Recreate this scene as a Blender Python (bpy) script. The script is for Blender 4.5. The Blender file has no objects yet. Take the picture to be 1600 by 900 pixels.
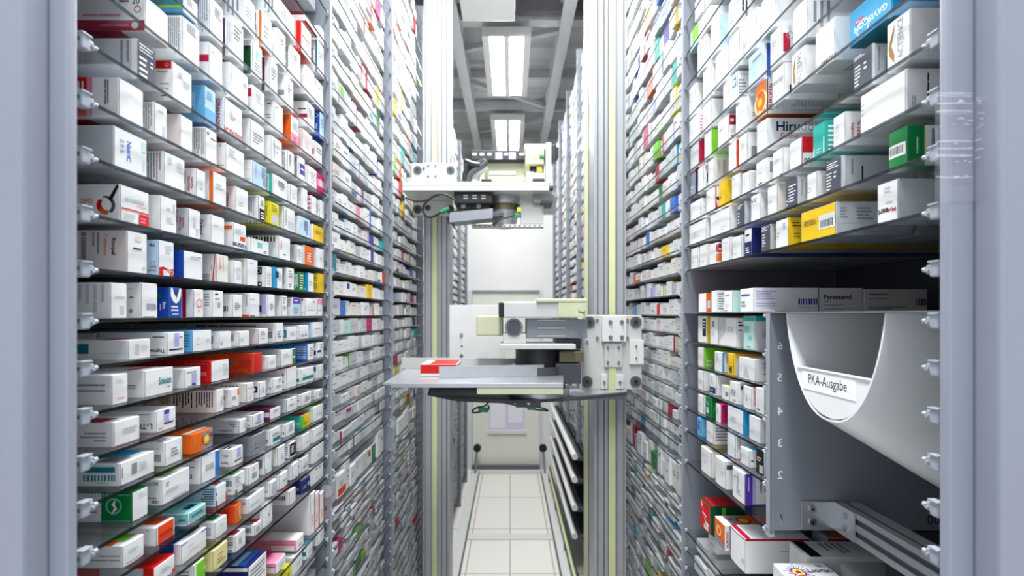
import bpy, bmesh, math, random
from mathutils import Vector, Matrix, Euler
random.seed(11)
SC = bpy.context.scene
COL = SC.collection
PI = math.pi

# ------------------------------------------------------------------ frame of the place
# camera at the origin looking along +Y; X to the right, Z up (metres)
FPX = 700.0            # focal length in pixels of the 1600 wide frame
VX, VY = 797.0, 490.0  # where the aisle vanishes
A = 0.5376             # half width of the aisle (shelf front edges at X = -A and X = +A)
FLOOR = -2.10
CEIL = 2.67
def at(x, y, D):
    return Vector(((x - VX) * D / FPX, D, (VY - y) * D / FPX))

# ------------------------------------------------------------------ materials
def s2l(c):
    return c / 12.92 if c <= 0.04045 else ((c + 0.055) / 1.055) ** 2.4
def hexc(h):
    return tuple(s2l(int(h[i:i + 2], 16) / 255) for i in (0, 2, 4)) + (1,)
MATS = {}
def mat(name, h, rough=0.5, metal=0.0, vary=0.04, scale=40.0, coat=0.0, spec=0.5):
    if name in MATS:
        return MATS[name]
    m = bpy.data.materials.new(name)
    m.use_nodes = True
    nt = m.node_tree
    b = nt.nodes['Principled BSDF']
    b.inputs['Roughness'].default_value = rough
    b.inputs['Metallic'].default_value = metal
    b.inputs['Specular IOR Level'].default_value = spec
    if coat:
        b.inputs['Coat Weight'].default_value = coat
    c = hexc(h)
    tc = nt.nodes.new('ShaderNodeTexCoord')
    nz = nt.nodes.new('ShaderNodeTexNoise')
    nz.inputs['Scale'].default_value = scale
    nz.inputs['Detail'].default_value = 2
    rp = nt.nodes.new('ShaderNodeValToRGB')
    rp.color_ramp.elements[0].position = 0.3
    rp.color_ramp.elements[1].position = 0.7
    rp.color_ramp.elements[0].color = tuple(max(0, v * (1 - vary)) for v in c[:3]) + (1,)
    rp.color_ramp.elements[1].color = tuple(min(1, v * (1 + vary)) for v in c[:3]) + (1,)
    nt.links.new(tc.outputs['Object'], nz.inputs['Vector'])
    nt.links.new(nz.outputs['Fac'], rp.inputs['Fac'])
    nt.links.new(rp.outputs['Color'], b.inputs['Base Color'])
    MATS[name] = m
    return m
def emat(name, h, strength):
    m = bpy.data.materials.new(name)
    m.use_nodes = True
    b = m.node_tree.nodes['Principled BSDF']
    b.inputs['Base Color'].default_value = hexc(h)
    b.inputs['Emission Color'].default_value = hexc(h)
    b.inputs['Emission Strength'].default_value = strength
    MATS[name] = m
    return m
def glassmat(name, tint, gloss_rough=0.03, ior=1.45, haze=0.0):
    m = bpy.data.materials.new(name)
    m.use_nodes = True
    nt = m.node_tree
    nt.nodes.remove(nt.nodes['Principled BSDF'])
    out = nt.nodes['Material Output']
    tr = nt.nodes.new('ShaderNodeBsdfTransparent')
    tr.inputs['Color'].default_value = hexc(tint)
    gl = nt.nodes.new('ShaderNodeBsdfGlossy')
    gl.inputs['Roughness'].default_value = gloss_rough
    gl.inputs['Color'].default_value = (0.95, 0.97, 1, 1)
    fr = nt.nodes.new('ShaderNodeFresnel')
    fr.inputs['IOR'].default_value = ior
    mx = nt.nodes.new('ShaderNodeMixShader')
    # a ray leaving the sheet is not reflected back into it
    ge = nt.nodes.new('ShaderNodeNewGeometry')
    iv = nt.nodes.new('ShaderNodeMath'); iv.operation = 'SUBTRACT'; iv.inputs[0].default_value = 1.0
    ml = nt.nodes.new('ShaderNodeMath'); ml.operation = 'MULTIPLY'
    nt.links.new(ge.outputs['Backfacing'], iv.inputs[1])
    nt.links.new(iv.outputs['Value'], ml.inputs[0])
    nt.links.new(fr.outputs['Fac'], ml.inputs[1])
    nt.links.new(ml.outputs['Value'], mx.inputs['Fac'])
    nt.links.new(tr.outputs['BSDF'], mx.inputs[1])
    nt.links.new(gl.outputs['BSDF'], mx.inputs[2])
    last = mx
    if haze:
        df = nt.nodes.new('ShaderNodeBsdfDiffuse')
        df.inputs['Color'].default_value = (0.8, 0.82, 0.85, 1)
        nz = nt.nodes.new('ShaderNodeTexNoise')
        nz.inputs['Scale'].default_value = 120
        mp = nt.nodes.new('ShaderNodeMath'); mp.operation = 'MULTIPLY'
        mp.inputs[1].default_value = haze * 2
        nt.links.new(nz.outputs['Fac'], mp.inputs[0])
        m2 = nt.nodes.new('ShaderNodeMixShader')
        nt.links.new(mp.outputs['Value'], m2.inputs['Fac'])
        nt.links.new(mx.outputs['Shader'], m2.inputs[1])
        nt.links.new(df.outputs['BSDF'], m2.inputs[2])
        last = m2
    nt.links.new(last.outputs['Shader'], out.inputs['Surface'])
    MATS[name] = m
    return m

# carton inks and boards, one letter each
PAL = {
 'w': ('carton_white', 'f0f0ef'), 'v': ('carton_warm', 'ebe7df'), 'h': ('carton_blush', 'e6dad6'), 'g': ('carton_grey', 'c9ccd0'),
 'f': ('ink_fine_grey', '8f9298'), 's': ('carton_silver', '8d9197'), 'd': ('carton_slate', '4d5260'), 'k': ('ink_black', '191a1e'),
 'r': ('carton_red', 'd3140f'), 'c': ('carton_crimson', 'b3123c'), 'o': ('carton_orange', 'ee6a16'), 'j': ('carton_vermilion', 'e8481c'),
 'y': ('carton_yellow', 'f2c81c'), 'Y': ('carton_lemon', 'e6de20'), 'n': ('carton_navy', '1c2460'), 'b': ('carton_blue', '1747a8'),
 'B': ('carton_cobalt', '2f6fd0'), 'l': ('carton_sky', '66aede'), 'L': ('carton_ice', 'bfdcf2'), 't': ('carton_petrol', '177f8c'),
 'q': ('carton_turquoise', '22b3a4'), 'C': ('carton_cyan', '189ccf'), 'e': ('carton_green', '0c7d3c'), 'E': ('carton_bottle', '0e4a2a'),
 'i': ('carton_lime', '7cc92f'), 'p': ('carton_violet', '5136a6'), 'P': ('carton_plum', '6c2a58'), 'm': ('carton_magenta', 'c5176a'),
 'x': ('carton_pink', 'ef8fae'), 'z': ('carton_cream', 'eadf9e'), 'a': ('carton_lilac', 'b9b4e2'), 'u': ('carton_gold', 'a67a2c'),
 'A': ('carton_aqua', '7fc9c6'), 'Q': ('carton_seafoam', 'bfe4d8'),
}
def pm(code):
    n, h = PAL[code]
    return mat(n, h, rough=0.42, vary=0.015, scale=25, spec=0.4)

M_STEEL = mat('powder_coated_grey_steel', '7d828b', 0.45, 0.0, 0.03, 8)
M_STEELD = mat('rear_panel_grey', '454954', 0.5, 0, 0.05, 5)
M_LIP = mat('pale_grey_lip', '9ea3ab', 0.4, 0, 0.03, 8)
M_JAMB = mat('lavender_grey_frame', '9297a5', 0.35, 0, 0.03, 4)
M_CLIP = mat('translucent_plastic_clip', 'a6adb7', 0.3, 0, 0.03, 60, coat=0.2)
M_EDGE0 = None
M_EDGE = glassmat('polished_shelf_edge', 'a0a8ae', 0.12, 1.6)
M_GLASS = glassmat('clear_shelf_glass', 'f5f6f7', 0.035, 1.5)
M_TAPE = glassmat('clear_tape', 'fafafc', 0.12, 1.2, 0.10)
M_ALU = mat('brushed_aluminium', 'c3c6ca', 0.32, 0.75, 0.04, 30)
M_ALUW = mat('anodised_profile', 'a9acb0', 0.38, 0.35, 0.03, 20)
M_ALUD = mat('profile_groove', '5f6368', 0.45, 0.4, 0.05, 20)
M_BELT = mat('pale_green_belt', 'cfd3a2', 0.55, 0, 0.03, 20)
M_MACH = mat('machine_pale_grey', 'c4c7c4', 0.42, 0, 0.02, 20)
M_MACHW = mat('machine_white', 'd9dbd8', 0.4, 0, 0.02, 20)
M_CREAM = mat('machine_cream', 'c5c9a8', 0.45, 0, 0.03, 20)
M_GREY = mat('machine_mid_grey', '8f939a', 0.4, 0.3, 0.04, 20)
M_DGREY = mat('machine_dark_grey', '4a4d54', 0.45, 0.2, 0.06, 20)
M_BLACK = mat('black_plastic', '17181c', 0.4, 0, 0.1, 30)
M_RUBBER = mat('grey_roller_rubber', '55585a', 0.6, 0, 0.06, 60)
M_SCREW = mat('bright_screw_steel', 'b0b2b4', 0.25, 0.9, 0.05, 40)
M_GREENC = mat('green_connector', '1d8a5a', 0.45, 0, 0.05, 30)
M_YELC = mat('yellow_connector', 'd8c728', 0.45, 0, 0.05, 30)
M_BRONZE = mat('bronze_ring', '6e6a4c', 0.4, 0.5, 0.05, 30)
M_CHUTE = mat('chute_white_plastic', 'eceff0', 0.28, 0, 0.03, 6, coat=0.25)
M_PAPER = mat('white_paper', 'f6f6f6', 0.6, 0, 0.01, 20)

# ------------------------------------------------------------------ mesh building
TEXT_CACHE = {}
def text_mesh(s, bold=False, italic=False):
    key = (s, bold, italic)
    if key in TEXT_CACHE:
        return TEXT_CACHE[key]
    cu = bpy.data.curves.new('lettering', 'FONT')
    cu.body = s
    cu.resolution_u = 2
    if bold: cu.offset = 0.022
    if italic: cu.shear = 0.25
    ob = bpy.data.objects.new('lettering', cu)
    COL.objects.link(ob)
    dg = bpy.context.evaluated_depsgraph_get()
    me = ob.evaluated_get(dg).to_mesh()
    vs = [(v.co.x, v.co.y) for v in me.vertices]
    ps = [tuple(p.vertices) for p in me.polygons]
    ob.evaluated_get(dg).to_mesh_clear()
    bpy.data.objects.remove(ob)
    bpy.data.curves.remove(cu)
    if vs:
        x0 = min(v[0] for v in vs); x1 = max(v[0] for v in vs)
        y0 = min(v[1] for v in vs); y1 = max(v[1] for v in vs)
        hh = max(y1 - y0, 1e-6)
        vs = [((x - (x0 + x1) / 2) / hh, (y - (y0 + y1) / 2) / hh) for x, y in vs]
        wd = (x1 - x0) / hh
    else:
        wd = 1
    TEXT_CACHE[key] = (vs, ps, wd)
    return TEXT_CACHE[key]

class MB:
    """collects shapes with materials and becomes one mesh object"""
    def __init__(self):
        self.v, self.f, self.m, self.mats, self.sm = [], [], [], [], []
    def mi(self, m):
        if m not in self.mats: self.mats.append(m)
        return self.mats.index(m)
    def add(self, vs, fs, m, smooth=False):
        b = len(self.v)
        self.v.extend(tuple(v) for v in vs)
        k = self.mi(m)
        for f in fs:
            self.f.append(tuple(b + i for i in f)); self.m.append(k); self.sm.append(smooth)
    def quad(self, a, b, c, d, m):
        self.add([a, b, c, d], [(0, 1, 2, 3)], m)
    def box(self, x0, x1, y0, y1, z0, z1, m, bev=0.0, R=None):
        if bev <= 0:
            vs = [(x, y, z) for z in (z0, z1) for y in (y0, y1) for x in (x0, x1)]
            fs = [(0, 2, 3, 1), (4, 5, 7, 6), (0, 1, 5, 4), (2, 6, 7, 3), (0, 4, 6, 2), (1, 3, 7, 5)]
        else:
            bm = bmesh.new()
            bmesh.ops.create_cube(bm, size=1)
            for v in bm.verts:
                v.co = Vector(((x0 + x1) / 2 + v.co.x * (x1 - x0), (y0 + y1) / 2 + v.co.y * (y1 - y0), (z0 + z1) / 2 + v.co.z * (z1 - z0)))
            bmesh.ops.bevel(bm, geom=bm.edges[:], offset=bev, segments=2, affect='EDGES', profile=0.6)
            bm.verts.index_update()
            vs = [v.co.copy() for v in bm.verts]
            fs = [tuple(v.index for v in f.verts) for f in bm.faces]
            bm.free()
        if R is not None: vs = [R @ Vector(v) for v in vs]
        self.add(vs, fs, m)
    def cyl(self, p0, p1, r0, m, r1=None, n=20, smooth=True, cap=True):
        p0, p1 = Vector(p0), Vector(p1)
        r1 = r0 if r1 is None else r1
        d = (p1 - p0).normalized()
        u = d.orthogonal().normalized(); w = d.cross(u)
        vs = []
        for p, r in ((p0, r0), (p1, r1)):
            for i in range(n):
                a = 2 * PI * i / n
                vs.append(p + (u * math.cos(a) + w * math.sin(a)) * r)
        self.add(vs, [(i, (i + 1) % n, n + (i + 1) % n, n + i) for i in range(n)], m, smooth)
        if cap:
            self.add(vs[:n], [tuple(reversed(range(n)))], m)
            self.add(vs[n:], [tuple(range(n))], m)
    def tube(self, pts, r, m, n=8):
        pts = [Vector(p) for p in pts]
        # smooth the path (Catmull-Rom)
        path = []
        for i in range(len(pts) - 1):
            a = pts[max(0, i - 1)]; b = pts[i]; c = pts[i + 1]; d = pts[min(len(pts) - 1, i + 2)]
            for k in range(6):
                t = k / 6
                path.append(0.5 * ((2 * b) + (c - a) * t + (2 * a - 5 * b + 4 * c - d) * t * t + (3 * b - a - 3 * c + d) * t ** 3))
        path.append(pts[-1])
        rings = []
        u = None
        for i, p in enumerate(path):
            t = (path[min(i + 1, len(path) - 1)] - path[max(i - 1, 0)]).normalized()
            if u is None: u = t.orthogonal().normalized()
            u = (u - t * u.dot(t)).normalized()
            w = t.cross(u)
            rings.append([p + (u * math.cos(2 * PI * k / n) + w * math.sin(2 * PI * k / n)) * r for k in range(n)])
        vs = [v for rg in rings for v in rg]
        fs = []
        for i in range(len(rings) - 1):
            for k in range(n):
                fs.append((i * n + k, i * n + (k + 1) % n, (i + 1) * n + (k + 1) % n, (i + 1) * n + k))
        fs.append(tuple(reversed(range(n)))); fs.append(tuple(range((len(rings) - 1) * n, len(rings) * n)))
        self.add(vs, fs, m, True)
    def prism(self, prof, o, ex, ey, ez, L, m):
        """polygon prof (list of 2D) in the plane ex, ey from o, extruded L along ez"""
        o, ex, ey, ez = Vector(o), Vector(ex), Vector(ey), Vector(ez)
        n = len(prof)
        vs = [o + ex * p[0] + ey * p[1] for p in prof] + [o + ex * p[0] + ey * p[1] + ez * L for p in prof]
        fs = [(i, (i + 1) % n, n + (i + 1) % n, n + i) for i in range(n)]
        fs += [tuple(reversed(range(n))), tuple(range(n, 2 * n))]
        self.add(vs, fs, m)
    def text(self, s, c, ex, ey, size, m, rot=0, bold=False, italic=False, maxw=None, fn=None):
        vs, ps, wd = text_mesh(s, bold, italic)
        c, ex, ey = Vector(c), Vector(ex), Vector(ey)
        k = 1.0
        if maxw and wd * size > maxw: k = maxw / (wd * size)
        ca, sa = math.cos(math.radians(rot)), math.sin(math.radians(rot))
        out = []
        for x, y in vs:
            x, y = x * size * k, y * size
            p, q = x * ca - y * sa, x * sa + y * ca
            out.append(fn(p, q) if fn else c + ex * p + ey * q)
        self.add(out, ps, m)
    def build(self, name, parent=None, origin=None):
        me = bpy.data.meshes.new(name)
        o = Vector(origin) if origin is not None else Vector((0, 0, 0))
        me.from_pydata([tuple(Vector(v) - o) for v in self.v], [], self.f)
        for m in self.mats: me.materials.append(m)
        me.polygons.foreach_set('material_index', self.m)
        me.polygons.foreach_set('use_smooth', self.sm)
        me.validate(clean_customdata=False)
        ob = bpy.data.objects.new(name, me)
        COL.objects.link(ob)
        ob.location = o
        if parent is not None:
            ob.parent = parent
            ob.location = o - PLOC.get(parent.name, Vector((0, 0, 0)))
            PLOC[ob.name] = o.copy()
        else:
            PLOC[ob.name] = o.copy()
        return ob
PLOC = {}
def thing(name, label, cat, loc=(0, 0, 0), group=None):
    o = bpy.data.objects.new(name, None)
    COL.objects.link(o)
    o.location = loc
    o.empty_display_size = 0.05
    PLOC[o.name] = Vector(loc)
    return tag(o, label, cat, group)
def tag(o, label, cat, group=None, kind=None):
    o['label'] = label
    if cat: o['category'] = cat
    if group: o['group'] = group
    if kind: o['kind'] = kind
    return o
def struct(o):
    o['kind'] = 'structure'
    return o

# ------------------------------------------------------------------ cartons
SLIT = mat('flap_gap', '77797d', 0.7, 0, 0.02, 20)
def parse(ops):
    out = []
    for t in [x.strip() for x in ops.split(';') if x.strip()]:
        face, kind, rest = t[0], t[1], t[2:].strip()
        w = rest.split(' ', 2)
        nums = [float(x) for x in w[0].split(',')]
        out.append((face, kind, nums, w[1] if len(w) > 1 else 'f', w[2] if len(w) > 2 else ''))
    return out

def make_carton(side, y0, y1, z, h, depth, base, flap, ops, xf, bulge=0.0015, name='medicine_carton', seen=None):
    """a folding carton standing on a shelf; side -1 = rack on the left, +1 = rack on the right; xf = distance of its front from the aisle axis"""
    w = y1 - y0
    n = Vector((-side, 0, 0))                    # outward normal of the front
    fx = side * xf
    cx = fx + side * depth / 2
    body = MB()
    bx0, bx1 = min(fx, fx + side * depth), max(fx, fx + side * depth)
    body.box(bx0, bx1, y0, y1, z, z + h, pm(base), bev=min(0.0009, h * 0.04))
    fl = MB()
    OFF = 0.0007
    def F(u, v, off=0.0):                        # u: 0 at the left of the picture, 1 at the right
        yy = y0 + u * w if side < 0 else y1 - u * w
        e = max(0.0, 1 - (2 * u - 1) ** 2)
        return Vector((fx, yy, z + v * h)) + n * (OFF + bulge * e + off)
    def S(u, v, off=0.0):                        # u: heights back from the front edge
        return Vector((fx + side * min(u * h, depth * 0.995), y0 - off, z + v * h))
    def T(u, v, off=0.0):
        yy = y0 + u * w if side < 0 else y1 - u * w
        return Vector((fx + side * min(v * h, depth * 0.995), yy, z + h + off))
    def U(u, v, off=0.0):
        yy = y0 + u * w if side < 0 else y1 - u * w
        return Vector((fx + side * min(v * h, depth * 0.995), yy, z - off * 0.4))
    # end flap: a slightly bulging sheet with its own thickness
    m, q = 0.022, 0.018
    N = 6
    us = [m + (1 - 2 * m) * i / N for i in range(N + 1)]
    vs = [F(u, q) for u in us] + [F(u, 1 - q) for u in us]
    fs = []
    for i in range(N):
        fs.append((i, i + 1, N + 2 + i, N + 1 + i) if True else None)
    fl.add(vs, fs, pm(flap), True)
    # rim of the flap back to the board
    def back(p): return Vector((fx - side * 0.00005, p.y, p.z))
    for lst in (vs[:N + 1], list(reversed(vs[N + 1:]))):
        for i in range(N):
            a, b = lst[i], lst[i + 1]
            fl.quad(back(a), back(b), b, a, pm(flap))
    for a, b in ((vs[N + 1], vs[0]), (vs[N], vs[2 * N + 1])):
        fl.quad(back(a), back(b), b, a, SLIT if a.y < (y0 + y1) / 2 else pm(flap))
    plist = parse(ops)
    if seen:                                     # keep the side print within the strip of side that shows past the neighbour
        um = 0.01
        for face, kind, nm, colr, txt in plist:
            if face != 'S': continue
            if kind in 'rlvbh': um = max(um, min(nm[1], 1.2))
            elif kind in 'tTi': um = max(um, nm[0] + (nm[2] * .7 if nm[3] in (90, 270) else nm[2]))
            elif kind in 'co': um = max(um, nm[0] + nm[2])
            elif kind == 'g': um = max(um, max(nm[0::2]))
        f = seen / h / um
        if f < 1:
            for face, kind, nm, colr, txt in plist:
                if face != 'S': continue
                if kind in 'rlvbh': nm[0] *= f; nm[1] *= (f if nm[1] <= 1.2 else 1)
                elif kind in 'tTi': nm[0] *= f; nm[2] *= max(f, .62)
                elif kind in 'co': nm[0] *= f; nm[2] *= max(f, .5)
                elif kind == 'g':
                    for q_ in range(0, len(nm), 2): nm[q_] *= f
    k = 0
    for face, kind, nm, colr, txt in plist:
        k += 1
        P = {'F': F, 'S': S, 'T': T, 'U': U}[face]
        tgt = fl if face == 'F' else body
        flip = (face == 'S' and side < 0) or face == 'U'
        o = 0.00022 + 0.00005 * k
        def rect(u0, u1, v0, v1, mm, off=o):
            if face == 'F':
                u0, u1 = max(u0, m), min(u1, 1 - m)
                v0, v1 = max(v0, q), min(v1, 1 - q)
            ns = 6 if face == 'F' and u1 - u0 > 0.3 else (2 if face == 'F' else 1)
            for i in range(ns):
                a, b = u0 + (u1 - u0) * i / ns, u0 + (u1 - u0) * (i + 1) / ns
                pts = [P(a, v0, off), P(b, v0, off), P(b, v1, off), P(a, v1, off)]
                if flip: pts.reverse()
                tgt.add(pts, [(0, 1, 2, 3)], mm)
        if kind == 'r':
            rect(*nm[:4], pm(colr))
        elif kind == 'l' or kind == 'v':         # lines of small print
            u0, u1, v0, v1, cnt = nm[:5]
            cnt = int(cnt)
            rr = random.Random(int(1e6 * abs(y0 + z)) + k)
            for i in range(cnt):
                t0 = (i + 0.25) / cnt; t1 = (i + 0.7) / cnt
                e = rr.uniform(0.55, 1.0)
                parts = rr.choice((1, 2, 2, 3))
                cuts = [0.0] + sorted(rr.uniform(0.15, 0.9) for _ in range(parts - 1)) + [1.0]
                for a, b in zip(cuts[:-1], cuts[1:]):
                    b = b - 0.03
                    if b <= a: continue
                    if kind == 'l':
                        rect(u0 + (u1 - u0) * e * a, u0 + (u1 - u0) * e * b, v0 + (v1 - v0) * t0, v0 + (v1 - v0) * t1, pm(colr))
                    else:
                        rect(u0 + (u1 - u0) * t0, u0 + (u1 - u0) * t1, v1 - (v1 - v0) * e * b, v1 - (v1 - v0) * e * a, pm(colr))
        elif kind == 'b' or kind == 'h':         # bar code: upright or lying bars
            u0, u1, v0, v1 = nm[:4]
            rr = random.Random(int(1e6 * abs(y0)) + 3 * k)
            t = 0.0
            while t < 0.97:
                wd = rr.uniform(0.03, 0.08)
                if kind == 'b': rect(u0 + (u1 - u0) * t, u0 + (u1 - u0) * min(1, t + wd), v0, v1, pm(colr))
                else: rect(u0, u1, v0 + (v1 - v0) * t, v0 + (v1 - v0) * min(1, t + wd), pm(colr))
                t += wd + rr.uniform(0.025, 0.06)
        elif kind == 'c' or kind == 'o':         # disc / ring, radius in heights
            u, v, r = nm[:3]
            W = w if face in 'FTU' else h
            H = h
            n_ = 20
            ring = []
            for i in range(n_):
                a = 2 * PI * i / n_
                ring.append((u + r * h / W * math.cos(a), v + r * math.sin(a)))
            if kind == 'c':
                pts = [P(a, b, o) for a, b in ring]
                if flip: pts.reverse()
                tgt.add(pts, [tuple(range(n_))], pm(colr))
            else:
                inn = [(u + (a - u) * 0.8, v + (b - v) * 0.8) for a, b in ring]
                pts = [P(a, b, o) for a, b in ring] + [P(a, b, o) for a, b in inn]
                fs = [(i, (i + 1) % n_, n_ + (i + 1) % n_, n_ + i) for i in range(n_)]
                if flip: fs = [tuple(reversed(f)) for f in fs]
                tgt.add(pts, fs, pm(colr))
        elif kind == 'g':                        # polygon
            pts = [P(nm[i], nm[i + 1], o) for i in range(0, len(nm) - 1, 2)]
            nn = (pts[1] - pts[0]).cross(pts[2] - pts[0])
            want = {'F': n, 'S': Vector((0, -1, 0)), 'T': Vector((0, 0, 1)), 'U': Vector((0, 0, -1))}[face]
            if nn.dot(want) < 0: pts.reverse()
            tgt.add(pts, [tuple(range(len(pts)))], pm(colr))
        elif kind in 'tTi':                      # lettering; size in heights
            u, v, size, rot = nm[:4]
            mw = nm[4] * h if len(nm) > 4 else None
            if face == 'F':
                fn = lambda p, q_: F(u + p / w, v + q_ / h, o)
            elif face == 'S':
                fn = lambda p, q_: S(0, 0) * 0 + Vector((fx + side * u * h + p, y0 - o, z + v * h + q_))
            elif face == 'U':
                fn = lambda p, q_: Vector((fx + side * (v * h - q_), (y0 + u * w + p) if side < 0 else (y1 - u * w - p), z - o * 0.4))
            else:
                fn = lambda p, q_: Vector((fx + side * (v * h + q_), (y0 + u * w + p) if side < 0 else (y1 - u * w - p), z + h + o))
            tgt.text(txt, (0, 0, 0), (1, 0, 0), (0, 1, 0), size * h, pm(colr), rot, bold=(kind == 'T'), italic=(kind == 'i'), maxw=mw, fn=fn)
    org = Vector((cx, (y0 + y1) / 2, z))
    ob = body.build(name, origin=org)
    fo = fl.build('end_flap', parent=ob, origin=org)
    return ob
# ------------------------------------------------------------------ what stands on the first bay of each rack
# shelf heights (upper face) relative to the lens
ZL = [.79, .69, .592, .508, .426, .346, .273, .202, .129, .059, -.007, -.067, -.127, -.186, -.244, -.304, -.362, -.421, -.479, -.612, -.665]
ZR_SHIFT = .003
while len(ZL) < 44: ZL.append(ZL[-1] - .058)
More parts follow.
